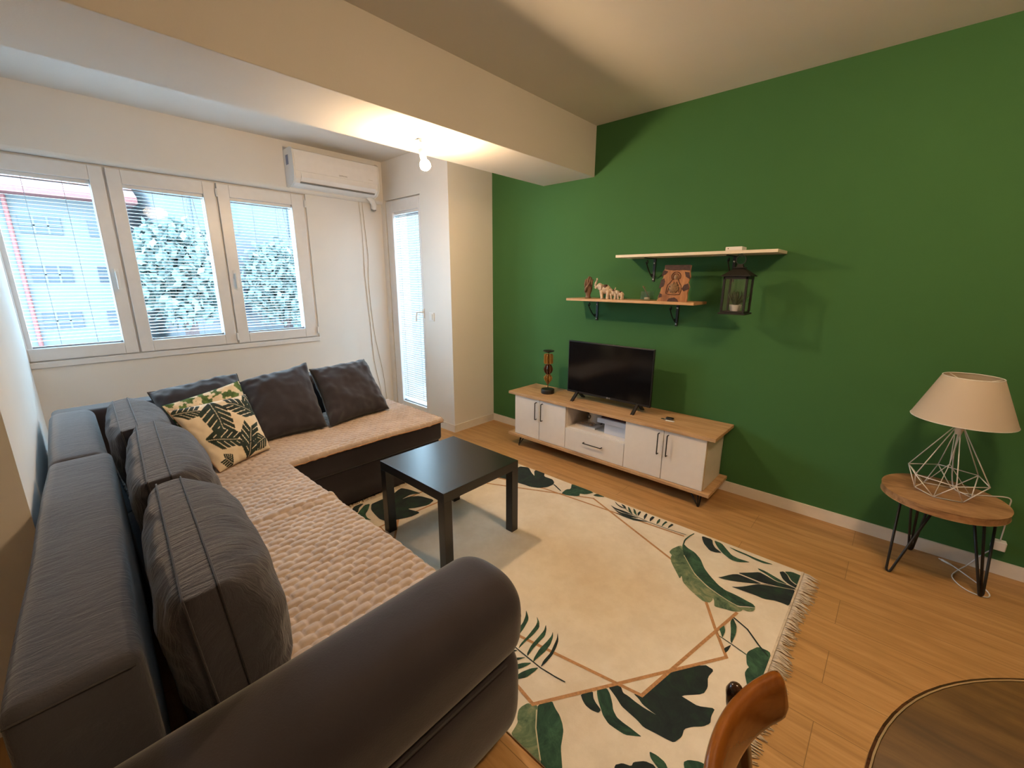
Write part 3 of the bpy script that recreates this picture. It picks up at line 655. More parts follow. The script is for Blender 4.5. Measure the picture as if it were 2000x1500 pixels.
# ================================================================ SOFA
def skew(x): return -0.058*(x+2.35)     # the long back runs a little off square
sofa = empty('corner_sofa', (-2.3, .7, 0), 'large charcoal grey L-shaped corner sofa along the left wall', 'sofa')
def jig(p, a=.004, s=3.0): n = noise.noise(Vector(p)*s); return a*n
def back_fn(top, fl):
    def fn(x, y, z):
        y2 = y + skew(x) + .010*(1-((z-.40)/.40)**2)*(1 if y > 0 else -1)
        return (x+jig((x, y, z), .003, 4), y2+jig((x+9, y, z), .004, 4), z+jig((x, y+7, z), .004, 4))
    return fn
lb_ = mesh('backrest', [rbox(-2.375, -.985, -.088, .092, .03, .757, .028, back_fn(.75, 0), 24, 4)], M['suede_back'], sofa, smooth=True)
pts = [(-.982, -.085+skew(-.98)+i*(.170/8), .738-.0*i) for i in range(9)]
mesh('seam', [tube(pts, .0022, 5)], M['seam'], lb_)
def corner_fn(x, y, z):
    t = (z-.4)/.36
    return (x, y-.02*(x+2.4)+.008*(1-t*t)*(1 if y > 0 else -1), z+.010*(1-((x+2.87)/.47)**2) if z > .5 else z)
mesh('corner_backrest', [rbox(-3.345, -2.40, -.092, .085, .03, .745, .045, corner_fn, 14, 5)], M['suede_back'], sofa, smooth=True)
mesh('window_side_backrest', [rbox(-3.53, -3.352, -.065, 1.62, .03, .725, .03, lambda x, y, z: (x, y, z), 16, 4)], M['suede'], sofa, smooth=True)
# seats
ch = mesh('chaise_base', [rbox(-3.35, -2.475, .10, 1.925, .26, .418, .030, None, 16, 4)], M['suede'], sofa, smooth=True)
mesh('chaise_drawer', [rbox(-3.34, -2.500, .10, 1.910, .012, .262, .012, None, 10, 3)], M['suede'], sofa, smooth=True)
mesh('seat_base', [rbox(-2.50, -.97, .095, .80, .25, .418, .030, None, 16, 4)], M['suede'], sofa, smooth=True)
mesh('seat_drawer', [rbox(-2.50, -.97, .095, .780, .012, .25, .012, None, 10, 3)], M['suede'], sofa, smooth=True)
# arm: upper roll over a lower bulge, rounded front end
def arm_part(sec, y0, y1, cx, cz, rf):
    """sec: closed XZ outline; the end at y1 is rounded by shrinking rings"""
    rings = [(y0, 1.0)]
    for i in range(14): rings.append((y0+(y1-rf-y0)*(i+1)/14, 1.0))
    for i in range(1, 9):
        a = pi/2*i/8; rings.append((y1-rf+rf*sin(a), 1-(1-cos(a))*.42))
    v = []; f = []; n = len(sec)
    for y, s in rings:
        for x, z in sec: v.append((cx+(x-cx)*s, y, cz+(z-cz)*(s if s > .99 else 1-(1-s)*.9)))
    for i in range(len(rings)-1):
        for j in range(n): f.append((i*n+j, (i+1)*n+j, (i+1)*n+(j+1) % n, i*n+(j+1) % n))
    f.append(tuple(range(n))); f.append(tuple(range(len(rings)*n-1, (len(rings)-1)*n-1, -1)))
    return v, f, [0]*len(f)
def ell(cx, cz, a, b, e, n=56, eb=None, et=None): 
    out = []
    for i in range(n):
        t = 2*pi*i/n; c, s = cos(t), sin(t)
        if s < 0 and eb: e_ = eb
        elif s >= 0 and et: e_ = et
        else: e_ = e
        out.append((cx+a*math.copysign(abs(c)**(2/e_), c), cz+b*math.copysign(abs(s)**(2/e_), s)))
    return out
armt = mesh('armrest', [arm_part(ell(-.832, .485, .150, .122, 2.5, eb=5.0), -.155, .835, -.832, .488, .075)], M['suede'], sofa, smooth=True)
mesh('arm_base', [arm_part(ell(-.834, .205, .148, .164, 3.2, et=6.0), -.155, .828, -.834, .200, .070)], M['suede'], sofa, smooth=True, label='lower panel of the armrest')
mesh('arm_seam', [tube([(-.690, y, .366+.003*sin(y*5)) for y in [i*.04-.14 for i in range(23)]], .004, 6)], M['seam'], sofa, smooth=True)

# throws
def quilt(name, x0, x1, y0, y1, ztop, label, edge, folds=()):
    st = .0050; nx = int((x1-x0)/st); ny = int((y1-y0)/st)
    PX_, PY_ = .036, .056
    v = []; f = []
    def h(x, y):
        r = x/PX_; ri = math.floor(r); fx_ = r-ri
        yy = y/PY_+(.5 if ri % 2 else 0)+.25*noise.noise(Vector((x*6, y*6, 3))); fy = yy-math.floor(yy)
        hx = abs(2*fx_-1); hy = abs(2*fy-1)
        b = max(0, 1-hx**2.6)**.5 * max(0, 1-hy**4)**.5
        return .0125*b
    for i in range(nx+1):
        x = x0+(x1-x0)*i/nx
        for j in range(ny+1):
            y = y0+(y1-y0)*j/ny
            z = ztop+h(x, y)+.006*noise.noise(Vector((x*3, y*3, 5)))+.0025*noise.noise(Vector((x*11, y*11, 2)))
            for (fx0, amp, wd) in folds: z += amp*math.exp(-((x-fx0-.02*noise.noise(Vector((y*5, 1, 1))))/wd)**2)*min(1, max(0, (y-.3)/.3))
            X, Y = x, y
            for (ax, lim, sg) in edge:
                q = (x if ax == 0 else y); d = (q-lim)*sg
                if d > 0:
                    a = min(d/.03, pi/2); z -= .03*(1-cos(a))+max(0, d-.03*pi/2)
                    if ax == 0: X = lim+sg*.03*sin(a)
                    else: Y = lim+sg*.03*sin(a)
            X += .004*noise.noise(Vector((x*2.5, y*2.5, 9))) ; Y += .004*noise.noise(Vector((x*2.5, y*2.5, 19)))
            v.append((X, Y, z))
    for i in range(nx):
        for j in range(ny):
            a = i*(ny+1)+j; f.append((a, a+ny+1, a+ny+2, a+1))
    o = mesh(name, [(v, f, [0]*len(f))], M['quilt'], smooth=True)
    s = o.modifiers.new('thickness', 'SOLIDIFY'); s.thickness = .009; s.offset = -1
    tag(o, label, 'throw')
    # bound edge
    W1 = [v[nx*(ny+1)+j] for j in range(0, ny+1, 4)]; W2 = [v[i*(ny+1)+ny] for i in range(0, nx+1, 4)]
    mesh('bound_edge', [tube(W1, .0045, 6), tube(W2, .0045, 6)], M['binding'], o, smooth=True)
    return o
quilt('quilted_throw', -3.24, -2.445, .13, 1.93, .432, 'beige quilted throw on the window-side seat, under the dark cushions', [(0, -2.492, 1), (1, 1.905, 1)])
quilt('quilted_throw', -2.462, -1.0, .16, .835, .428, 'beige quilted throw on the long seat, running up to the armrest', [(1, .79, 1)], folds=((-1.93, .016, .03),))

# cushions
def cushion(name, c, T, mats, gusset=0.0, n=36, pinch=.05, pw=.42, wr=.006, seed=0, parent=None, seams=True, col=None, seamcol='seam', sag=0.0, flatb=False, Tb=None):
    """c: four corners TL TR BR BL ; T: half thickness at the middle"""
    TL, TR, BR, BL = [Vector(p) for p in c]
    nrm = ((BR-TL).cross(TR-BL)).normalized()
    cen = (TL+TR+BR+BL)/4
    v = []; f = []; mi = []; cols = []
    def surf(u, w, side):
        uu = u*(1-pinch*(1-w*w)); ww = w*(1-pinch*(1-u*u))
        a = (uu+1)/2; b = (ww+1)/2
        p = TL*(1-a)*(b)+TR*a*b+BR*a*(1-b)+BL*(1-a)*(1-b)
        Ts = T if (Tb is None or nrm.y*side > 0) else Tb
        t = Ts*max(0, (1-(u**6 if flatb else u**4))*((1-w**4) if (w > 0 or not flatb) else (1-.45*abs(w)**3)))**pw*(1-.18*(u*u+w*w)*.5) + gusset/2
        q = Vector((u*1.9+seed, w*1.9, side*.7+seed*3))
        edge = 1-min(1, (1-max(abs(u), abs(w)))/.5)
        t += wr*(noise.noise(q*1.2)+ (.5+edge)*noise.noise(q*3.1))*(1 if max(abs(u), abs(w)) < .999 else 0)
        p = p + nrm*t*side
        if sag: p.z -= sag*(1-ww)*0
        return p
    for side in (1, -1):
        base = len(v)
        for i in range(n+1):
            u = sin(pi/2*(-1+2*i/n))*.5+.5*(-1+2*i/n)
            for j in range(n+1):
                w = sin(pi/2*(-1+2*j/n))*.5+.5*(-1+2*j/n)
                v.append(tuple(surf(u, w, side))); cols.append(col(u, w, side) if col else (1, 1, 1))
        for i in range(n):
            for j in range(n):
                a = base+i*(n+1)+j; q = (a, a+n+1, a+n+2, a+1)
                f.append(q if side > 0 else q[::-1])
    N = (n+1)*(n+1)
    loop = [i*(n+1) for i in range(n+1)]+[n*(n+1)+j for j in range(1, n+1)]+[i*(n+1)+n for i in range(n-1, -1, -1)]+[j for j in range(n-1, 0, -1)]
    for i in range(len(loop)):
        a, b = loop[i], loop[(i+1) % len(loop)]
        f.append((a, a+N, b+N, b) )
    o = mesh(name, [(v, f, [0]*len(f))], mats, parent, smooth=True)
    bm = bmesh.new(); bm.from_mesh(o.data)
    if gusset < 1e-6: bmesh.ops.remove_doubles(bm, verts=bm.verts, dist=1e-5)
    bmesh.ops.recalc_face_normals(bm, faces=bm.faces); 
    if not col: bm.to_mesh(o.data)
    bm.free()
    if col:
        at = o.data.color_attributes.new('print', 'FLOAT_COLOR', 'POINT')
        for i, cc in enumerate(cols): at.data[i].color = (*cc, 1)
    else:
        s = o.modifiers.new('smooth', 'SUBSURF'); s.levels = 1; s.render_levels = 1
    if seams:
        sp = []
        for k, off in enumerate((0, N) if gusset > 1e-6 else (0,)):
            sp.append(tube([v[i+off] for i in loop], .0024, 5, closed=True))
        mesh('seam', sp, M[seamcol], o, smooth=True)
    return o
# three boxed back cushions leaning on the long back: (far x, near x)
back = [(-1.655, -.955, .150, .835, .108, 0.0, 'boxed wrinkled grey back cushion nearest the camera, beside the armrest'),
        (-2.42, -1.69, .195, .825, .112, 5.0, 'boxed wrinkled grey back cushion in the middle of the row of three'),
        (-3.08, -2.44, .205, .810, .105, 9.0, 'boxed wrinkled grey back cushion farthest from the camera, in the corner')]
for xa, xb, ytop, zt, T, sd, lab in back:
    dk = .030
    c = [(xb-.01, ytop-dk, zt-.0), (xa+.01, ytop+.030-(.03 if xa < -3 else 0), zt+(.012 if xa < -2 else 0)), (xa-.01, ytop+.080, .445), (xb-.005, ytop+.005, .445)]
    o = cushion('back_cushion', c, T*1.18, M['suede_cushion'], Tb=T*.62, gusset=.062, n=40, pinch=-.005, pw=.52, wr=.008, seed=sd, flatb=True, seamcol='suede')
    tag(o, lab, 'cushion', 'back cushions along the long sofa back')
# three square dark cushions on the window side
sq = [([(-3.33, .35, .785), (-3.33, .835, .825), (-2.92, .84, .475), (-2.93, .38, .455)], 'square charcoal cushion partly hidden behind the leaf-print cushion', 1.3),
      ([(-3.22, .81, .785), (-3.28, 1.285, .845), (-2.86, 1.215, .455), (-2.875, .775, .450)], 'square charcoal cushion in the middle of the window-side row', 4.1),
      ([(-3.24, 1.285, .80), (-3.28, 1.755, .81), (-2.92, 1.745, .455), (-2.85, 1.235, .452)], 'square charcoal cushion at the end nearest the balcony door', 7.7)]
for c, lab, sd in sq:
    o = cushion('square_cushion', c, .098, M['cushion'], n=36, pinch=.065, pw=.46, wr=.012, seed=sd)
    tag(o, lab, 'cushion', 'square charcoal cushions on the window side')
# leaf print cushions
def banana(u, w, cx, cy, ang, L, Wd, slits=4.6):
    dx, dy = u-cx, w-cy; a = dx*cos(ang)+dy*sin(ang); b = -dx*sin(ang)+dy*cos(ang)
    t = a/L; s = 1 if b > 0 else -1
    q = (t - abs(b)/Wd*.42)*slits + (.35 if s > 0 else 0); fi = math.floor(q); ph = q-fi
    if t < 0 or q < 0 or q > slits+.2: return 0
    rag = .72+.28*abs(sin(fi*12.9+s*4.1+cx*7))
    half = Wd*rag*min(1, .55+t*2.2)*(1-.35*max(0, t-.5))
    if abs(b) > half*(1-1.2*max(0, ph-.7)): return 0
    if abs(b) > Wd*.16 and ph > .87-.10*(abs(b)/Wd): return 0
    if abs(b) < .012: return .45
    return 1
LEAVES = [(-.10, .98, -1.75, .95, .42), (-1.02, .86, -.15, .52, .24), (.98, .25, 2.45, .85, .36), (.86, 1.0, -1.35, .62, .24), (-.85, -.12, -.35, .85, .34),
          (.05, -1.02, 1.05, .95, .36), (.92, -.62, -2.9, .5, .26), (-.52, -.98, 2.3, .3, .2), (.55, .2, -.9, .0001, .0001)]
def col_a(u, w, side):
    m = 0
    for L in LEAVES: m = max(m, banana(u, w, *L))
    return (m, 0, 0)
def col_b(u, w, side):
    n1 = noise.noise(Vector((u*5, w*5, 2))); n2 = noise.noise(Vector((u*11, w*11, 6)))
    return (1 if n1+.6*n2 > .02 else 0, .6, 0)
def print_mat(name, dark, mid):
    k = NT(name); at = k.new('ShaderNodeAttribute', attribute_name='print'); sp = k.new('ShaderNodeSeparateColor')
    k.link(at.outputs['Color'], sp.inputs[0]); v = k.coords()
    leafc = k.ramp(k.noise(v, 26, 5, .7), [(.35, dark), (.65, mid)])
    cl = k.ramp(k.noise(v, 12, 3), [(.3, (.66, .55, .40, 1)), (.7, (.76, .66, .50, 1))])
    k.base(k.mix(sp.outputs[0], cl, leafc)); k.b.inputs['Roughness'].default_value = .9
    k.bump(k.noise(v, 350, 2), .3, .002); return k.m
M['print_a'] = print_mat('cream_cloth_banana_leaf_print', (.010, .014, .012, 1), (.016, .038, .024, 1))
M['print_b'] = print_mat('cream_cloth_green_foliage_print', (.025, .070, .022, 1), (.12, .20, .05, 1))
o = cushion('leaf_print_cushion', [(-2.80, .36, .775), (-2.94, .765, .762), (-2.735, .80, .452), (-2.585, .50, .445)], .055, M['print_a'], n=150, pinch=.03, pw=.5, wr=.005, seed=2.2, col=col_a, seamcol='binding')
tag(o, 'cream cushion printed with large dark banana leaves, in front', 'cushion')
o = cushion('foliage_print_cushion', [(-2.90, .352, .785), (-3.035, .765, .835), (-2.86, .80, .452), (-2.70, .47, .447)], .045, M['print_b'], n=90, pinch=.03, pw=.5, wr=.005, seed=6.2, col=col_b, seamcol='leaf1')
tag(o, 'cushion with small bright green foliage print, only its top edge showing', 'cushion')

# ================================================================ COFFEE TABLE
ct = empty('coffee_table', (-1.787, 1.432, RZ), 'low square black coffee table standing on the rug', 'coffee table')
TX0, TX1, TY0, TY1 = -2.075, -1.50, 1.158, 1.702
mesh('tabletop', [box(TX0, TX1, TY0, TY1, .402, .453)], M['lack'], ct, bevel=.0015)
for x in (TX0, TX1-.05):
    for y in (TY0, TY1-.05):
        mesh('leg', [box(x, x+.05, y, y+.05, RZ, .402)], M['lack'], ct, bevel=.0012)
# ================================================================ TV CABINET
CX0, CX1, CY0, CY1 = -2.490, -.735, 2.690, 3.075
tv = empty('tv_cabinet', (-1.61, 2.88, 0), 'low white TV cabinet with oak top and hairpin legs against the green wall', 'TV cabinet')
mesh('cabinet_top', [box(CX0, CX1, CY0, CY1, .478, .501)], M['oak'], tv, bevel=.0015)
mesh('bottom_shelf', [box(CX0, CX1, CY0, CY1, .095, .118)], M['oak'], tv, bevel=.0015)
BX0, BX1, FY, BYk = -2.425, -.785, 2.722, 3.06
bodyp = [box(BX0, BX0+.016, FY, BYk, .118, .478), box(BX1-.016, BX1, FY, BYk, .118, .478), box(BX0, BX1, BYk-.01, BYk, .118, .478),
         box(-1.887, -1.871, FY, BYk-.01, .118, .478), box(-1.358, -1.342, FY, BYk-.01, .118, .478), box(-1.871, -1.358, FY+.004, BYk-.01, .292, .308)]
cb = mesh('carcass', bodyp, M['white'], tv, bevel=.001)
mesh('edge_band', [box(BX1-.017, BX1+.0006, FY-.001, FY, .118, .478)], M['white_edge'], cb)
def bar_handle(p0, p1, out, parent):
    p0 = Vector(p0); p1 = Vector(p1); d = (p1-p0).normalized(); o_ = Vector(out)
    a = p0+d*.004; b = p1-d*.004
    mesh('handle', [tube([p0, p0+o_*.85, a+o_, a+o_+d*.006, b+o_-d*.006, b+o_, p1+o_*.85, p1], .0042, 8)], M['black'], parent, smooth=True)
doors = [(-2.424, -2.151, 1), (-2.147, -1.880, 0), (-1.351, -1.069, 1), (-1.065, -.787, 0)]
for x0, x1, rs in doors:
    d = mesh('cabinet_door', [box(x0, x1, 2.705, FY-.001, .121, .474)], M['white'], tv, bevel=.0012)
    hx = x1-.030 if rs else x0+.030
    bar_handle((hx, 2.706, .300), (hx, 2.706, .448), (0, -.024, 0), d)
d = mesh('drawer', [box(-1.876, -1.355, 2.705, FY-.001, .121, .298)], M['white'], tv, bevel=.0012)
bar_handle((-1.695, 2.706, .218), (-1.535, 2.706, .218), (0, -.024, 0), d)
def hairpin(top, foot, spread, r, parent, mat, nrods=2, side=None, name='hairpin_leg'):
    """rods from spread points on the underside meeting in a rounded foot"""
    f_ = Vector(foot)+Vector((0, 0, r)); parts = []
    T_ = [Vector(t) for t in top]
    a, b = T_[0], T_[1]; w = (b-a); w.z = 0; w = w.normalized()*r*1.6
    parts.append(tube([a, f_-w+Vector((0, 0, .012)), f_-w*.6+Vector((0, 0, .002)), f_, f_+w*.6+Vector((0, 0, .002)), f_+w+Vector((0, 0, .012)), b], r, 8))
    for t in T_[2:]: parts.append(tube([t, f_+Vector((0, 0, .004))], r, 8))
    return mesh(name, parts, mat, parent, smooth=True)
for fx_, fy_ in ((-.80, 2.715), (-2.385, 2.715), (-.80, 3.02), (-2.385, 3.02)):
    sx = -1 if fx_ > -1.5 else 1; sy = 1 if fy_ < 2.9 else -1
    hairpin([(fx_+sx*.06, fy_, .095), (fx_, fy_+sy*.045, .095), (fx_+sx*.012, fy_+sy*.008, .095)], (fx_, fy_, 0), 0, .0045, tv, M['black'])

# things in the open niche
bxr = empty('storage_box', (-1.45, 2.86, .308), 'pale blue-white cardboard box with raised lid in the cabinet niche', 'box')
mesh('box_body', [box(-1.565, -1.375, 2.78, 2.99, .309, .395), ], M['paper_blue'], bxr, bevel=.002)
mesh('box_lid', [box(-1.615, -1.366, 2.752, 2.998, .396, .432)], M['paper_blue'], bxr, bevel=.002)
mesh('box_contents', [box(-1.590, -1.372, 2.77, 2.990, .4325, .442)], M['red_dark'], bxr, label='dark red contents')
o = mesh('notebook', [box(-1.845, -1.655, 2.795, 2.915, .3085, .316), box(-1.84, -1.66, 2.80, 2.91, .316, .320)], M['white'], bevel=.001)
tag(o, 'thin white booklet lying at the front of the cabinet niche', 'booklet')
rnd = random.Random(5)
fl = []
for i in range(9):
    a = rnd.uniform(0, 6.28); cx_, cy_ = rnd.uniform(-1.80, -1.70), rnd.uniform(2.825, 2.885)
    fl.append(ball((cx_, cy_, .3265), .009, 10, 6, i % 2, (1.6, .8, .6), Matrix.Rotation(a, 3, 'Z')))
o = mesh('seashell_pile', fl, [M['fringe'], M['oak_edge']], smooth=True); tag(o, 'small pale and brown trinkets lying on the white booklet', 'trinkets', kind='stuff')
cu = empty('enamel_pot', (-1.745, 2.93, .308), 'small white round pot with black rim at the back of the niche', 'pot')
pc = mesh('pot_body', [lathe([(.058, 0), (.060, .006), (.056, .06), (.045, .095), (.043, .10), (.040, .096), (.050, .06), (.052, .01), (0, .009)], (-1.745, 2.94, .3085), 28)], M['white_plastic'], cu, smooth=True, auto=40)
mesh('pot_rim', [tube([(-1.745+.060*cos(t), 2.94+.060*sin(t), .313) for t in [i*pi/14 for i in range(28)]], .003, 6, closed=True)], M['black'], cu, smooth=True)
mesh('pot_mark', [tube([(-1.770+.014*cos(t), 2.886, .372+.016*sin(t)) for t in [i*pi/10 for i in range(20)]], .0035, 6, closed=True)], M['black'], cu, smooth=True)

# ---------------------------------------------------------------- television
t_ = empty('television', (-1.617, 2.885, .501), 'black flat television on two feet on the oak cabinet top', 'television')
X0, X1, Z0, Z1 = -1.985, -1.252, .556, .985
pn = mesh('tv_body', [box(X0, X1, 2.868, 2.888, Z0, Z1), box(X0+.12, X1-.12, 2.888, 2.925, Z0+.02, Z0+.26)], M['black_plastic'], t_, bevel=.003)
mesh('screen', [box(X0+.008, X1-.008, 2.8668, 2.8682, Z0+.018, Z1-.008)], M['black_gloss'], t_)
tm = Matrix.Translation((-1.588, 2.8672, Z0+.0095)) @ Matrix.Rotation(radians(90), 4, 'X')
lgp = [text_part('LG', .013, .0003, tm)]
lgp.append(tube([(-1.606+.0052*cos(t), 2.8670, Z0+.0095+.0052*sin(t)) for t in [i*pi/8 for i in range(16)]], .0011, 5, closed=True))
mesh('brand_logo', lgp, M['white_plastic'], pn)
for sx in (X0+.10, X1-.10):
    k_ = 1 if sx < -1.6 else -1
    for yy in (2.795, 2.965):
        mesh('tv_foot', [prism([(2.873, Z0+.015), (2.889, Z0+.015), (yy+.008, .502), (yy-.008, .502)] if yy < 2.88 else [(2.871, Z0+.015), (2.887, Z0+.015), (yy+.008, .502), (yy-.008, .502)], 'x', sx-.011, sx+.011)], M['black_plastic'], t_, bevel=.003)

# ---------------------------------------------------------------- candle holder
cx, cy, cz = -2.188, 2.865, .501
chd = empty('candle_holder', (cx, cy, cz), 'tall candle holder of amber glass fins on a round black base', 'candle holder')
M['amber'] = simple('amber_glass', (0.55, 0.33, 0.10, 1), 0.15, var=.1)
M['amber'].node_tree.nodes['Principled BSDF'].inputs['Transmission Weight'].default_value = .55
M['amber_dark'] = simple('dark_brown_glass', (0.15, 0.06, 0.03, 1), 0.15, var=.1)
M['amber_dark'].node_tree.nodes['Principled BSDF'].inputs['Transmission Weight'].default_value = .4
M['brass'] = simple('brass_rod', (0.55, 0.36, 0.16, 1), 0.3, metal=1.0)
mesh('base', [lathe([(.056, 0), (.058, .004), (.058, .034), (.055, .038), (0, .038)], (cx, cy, cz), 36)], M['black'], chd, smooth=True, auto=40)
mesh('rod', [tube([(cx, cy, cz+.038), (cx, cy, cz+.36)], .0035, 8)], M['brass'], chd, smooth=True)
def fins(prof, mat, nm, nf):
    parts = []
    for i in range(nf):
        a = pi*i/nf+.35
        outl = [(r, z) for r, z in prof]+[(-r, z) for r, z in prof[::-1]]
        pr = prism(outl, 'y', -.0028, .0028)
        parts.append(xf(pr, Matrix.Translation((cx, cy, cz)) @ Matrix.Rotation(a, 4, 'Z')))
    return mesh(nm, parts, mat, chd, bevel=.001)
fins([(.004, .075), (.016, .095), (.034, .122), (.038, .142), (.022, .160), (.020, .166)], M['amber'], 'teardrop_fins', 4)
fins([(.012, .168), (.030, .182), (.040, .205), (.040, .222), (.030, .245), (.014, .256)], M['amber_dark'], 'disc_fins', 4)
fins([(.036, .262), (.040, .270), (.040, .335), (.034, .345)], M['amber'], 'rectangular_fins', 4)
mesh('candle_dish', [lathe([(.005, .355), (.045, .368), (.048, .374), (.046, .376), (.010, .366), (0, .366)], (cx, cy, cz), 32)], M['black'], chd, smooth=True, auto=60)

# ---------------------------------------------------------------- keys
ky = empty('car_keys', (-1.10, 2.86, .501), 'black key fob with white tag and metal keys on the cabinet top', 'keys')
mesh('key_fob', [rbox(-1.130, -1.078, 2.862, 2.894, .502, .516, .006, None, 4, 3)], M['black_plastic'], ky, smooth=True)
mesh('white_tag', [xf(rbox(-.030, .030, -.009, .009, 0, .006, .0028, None, 3, 3), Matrix.Translation((-1.085, 2.835, .502)) @ Matrix.Rotation(.15, 4, 'Z'))], M['white_plastic'], ky, smooth=True)
mesh('key_ring', [tube([(-1.125+.014*cos(t), 2.848+.012*sin(t), .504) for t in [i*pi/10 for i in range(20)]], .0012, 6, closed=True)], M['steel'], ky, smooth=True)
mesh('key', [box(-1.150, -1.118, 2.850, 2.858, .502, .504), lathe([(.011, 0), (.011, .002)], (-1.150, 2.858, .502), 14)], M['steel'], ky)

# ================================================================ SHELVES
def bracket(x, zt, lab):
    b = empty('shelf_bracket', (x, YG, zt-.16), lab, 'shelf bracket', 'black scroll brackets under the shelves')
    w = .009
    mesh('wall_plate', [box(x-w, x+w, YG-.006, YG, zt-.175, zt), lathe([(.014, 0), (.014, .006)], (x, 0, 0), 16)], M['black'], b, bevel=.001) if False else \
    mesh('wall_plate', [box(x-w, x+w, YG-.006, YG, zt-.165, zt)], M['black'], b, bevel=.001)
    mesh('top_bar', [box(x-w*.7, x+w*.7, YG-.165, YG-.006, zt-.006, zt)], M['black'], b, bevel=.001)
    P = []
    for i in range(40):
        t = i/39
        if t < .22:
            a = -pi*1.6+(t/.22)*pi*1.6; r = .007+.010*(t/.22); P.append((x, YG-.145-r*cos(a)+.017, zt-.028+r*sin(a)))
        elif t < .78:
            q = (t-.22)/.56; P.append((x, YG-.145+.115*q, zt-.028-.105*q-.012*sin(pi*q)))
        else:
            q = (t-.78)/.22; a = q*pi*1.5; r = .014*(1-.45*q); P.append((x, YG-.026-.012+r*sin(a)*1.0, zt-.133+.0+r*(cos(a)-1)*-1.0))
    mesh('scroll', [tube(P, .0042, 7)], M['black'], b, smooth=True)
    sc = []
    for dz in (-.035, -.150): sc.append(ball((x, YG-.007, zt+dz), .0072, 12, 8, 0, (1, .6, 1)))
    mesh('screw', sc[:1], M['steel'], b, smooth=True); mesh('screw', sc[1:], M['steel'], b, smooth=True)
    return b
SZ1, SZ2 = 1.618, 1.304
o = mesh('wall_shelf', [box(-1.592, -.577, YG-.245, YG-.001, SZ1, SZ1+.018)], M['white_shelf'], bevel=.001); tag(o, 'upper wall shelf, white board on two black brackets', 'shelf')
o = mesh('wall_shelf', [box(-2.010, -1.010, YG-.245, YG-.001, SZ2, SZ2+.018)], M['oak_pale'], bevel=.001); tag(o, 'lower wall shelf, pale oak board carrying ornaments', 'shelf')
bracket(-1.405, SZ1, 'black scroll bracket under the left end of the white shelf')
bracket(-.865, SZ1, 'black scroll bracket of the white shelf, with the lantern hanging on it')
bracket(-1.868, SZ2, 'black scroll bracket under the left end of the oak shelf')
bracket(-1.205, SZ2, 'black scroll bracket under the oak shelf, below the carved plaque')
# router on the white shelf
ro = empty('white_adapter_box', (-.815, 2.92, SZ1+.018), 'small flat white plastic box on the upper shelf', 'box')
mesh('box_shell', [box(-.865, -.770, 2.87, 2.965, SZ1+.0185, SZ1+.042)], M['white_plastic'], ro, bevel=.005, seg=3)
mesh('indicator', [tube([(-.848, 2.8702, SZ1+.031), (-.848, 2.8688, SZ1+.031)], .003, 8)], M['red_dark'], ro)

# carved plaque
S2 = SZ2+.018
M['bark'] = simple('dark_bark', (0.055, 0.030, 0.028, 1), 0.8, var=.3, nscale=60)
M['plaque'] = wood('orange_carved_wood', (0.20, 0.080, 0.032, 1), (0.33, 0.145, 0.058, 1), (0.44, 0.215, 0.09, 1), scale=(12, 12, 1.5), rough=.4)
M['carve'] = simple('burnt_carving', (0.045, 0.018, 0.008, 1), 0.7)
pl = empty('carved_plaque', (-1.165, 2.93, S2), 'carved wooden plaque of a robed haloed figure with dark bark edges', 'plaque')
lean = radians(7)
PM = Matrix.Translation((-1.168, 2.885, S2+.001)) @ Matrix.Rotation(-lean, 4, 'X') @ Matrix.Rotation(radians(4), 4, 'Z')
outl = [(-.100, 0), (-.098, .03), (-.088, .06), (-.083, .10), (-.090, .13), (-.079, .16), (-.086, .19), (-.076, .215), (-.078, .238), (.088, .238), (.086, .20), (.094, .165), (.084, .13), (.096, .10), (.088, .06), (.092, .03), (.090, 0)]
mesh('slab', [xf(prism(outl, 'y', 0, .018), PM)], M['plaque'], pl, bevel=.002)
bark = []
for pts in ([(-.100, .085), (-.072, .10), (-.066, .13), (-.075, .15), (-.092, .14)], [(-.092, .165), (-.062, .185), (-.055, .198), (-.086, .205)], [(.096, .085), (.066, .07), (.052, .085), (.064, .11), (.088, .12)],
            [(.094, .15), (.068, .165), (.058, .195), (.086, .19)], [(-.035, 0), (-.025, .018), (.01, .026), (.03, .016), (.04, 0)], [(-.095, .022), (-.075, .03), (-.078, .045), (-.093, .05)], [(-.077, .239), (-.074, .212), (-.02, .206), (.04, .209), (.088, .205), (.088, .239)]):
    bark.append(xf(prism(pts, 'y', -.0025, .002), PM))
mesh('bark_patch', bark, M['bark'], pl, bevel=.0012, label='dark bark patches')
def rel(pts, w=.0022): return xf(tube([(x, -.001, z) for x, z in pts], w, 6), PM)
C0 = (.004, .165)
rl = [rel([(C0[0]+.030*cos(t), C0[1]+.030*sin(t)) for t in [-.6+i*(pi+1.2)/16 for i in range(17)]]),
      rel([(C0[0]+.020*cos(t), C0[1]-.004+.022*sin(t)) for t in [-.9+i*(pi+1.8)/14 for i in range(15)]]),
      rel([(-.016, .148), (-.030, .125), (-.044, .110), (-.050, .085), (-.050, .052), (-.030, .046), (.010, .045), (.042, .048), (.048, .075), (.044, .105), (.030, .125), (.020, .148)]),
      rel([(-.034, .100), (-.010, .088), (.018, .104), (.030, .112)]), rel([(-.030, .078), (-.006, .072), (.020, .088)]), rel([(-.020, .06), (-.012, .072), (-.004, .06), (.006, .072), (.016, .06), (.026, .072)]),
      rel([(-.004, .128), (-.010, .105)]), rel([(.012, .130), (.022, .108)]), rel([(.036, .060), (.034, .095)]), rel([(-.040, .058), (-.036, .090)])]
mesh('carved_lines', rl, M['carve'], pl, smooth=True)
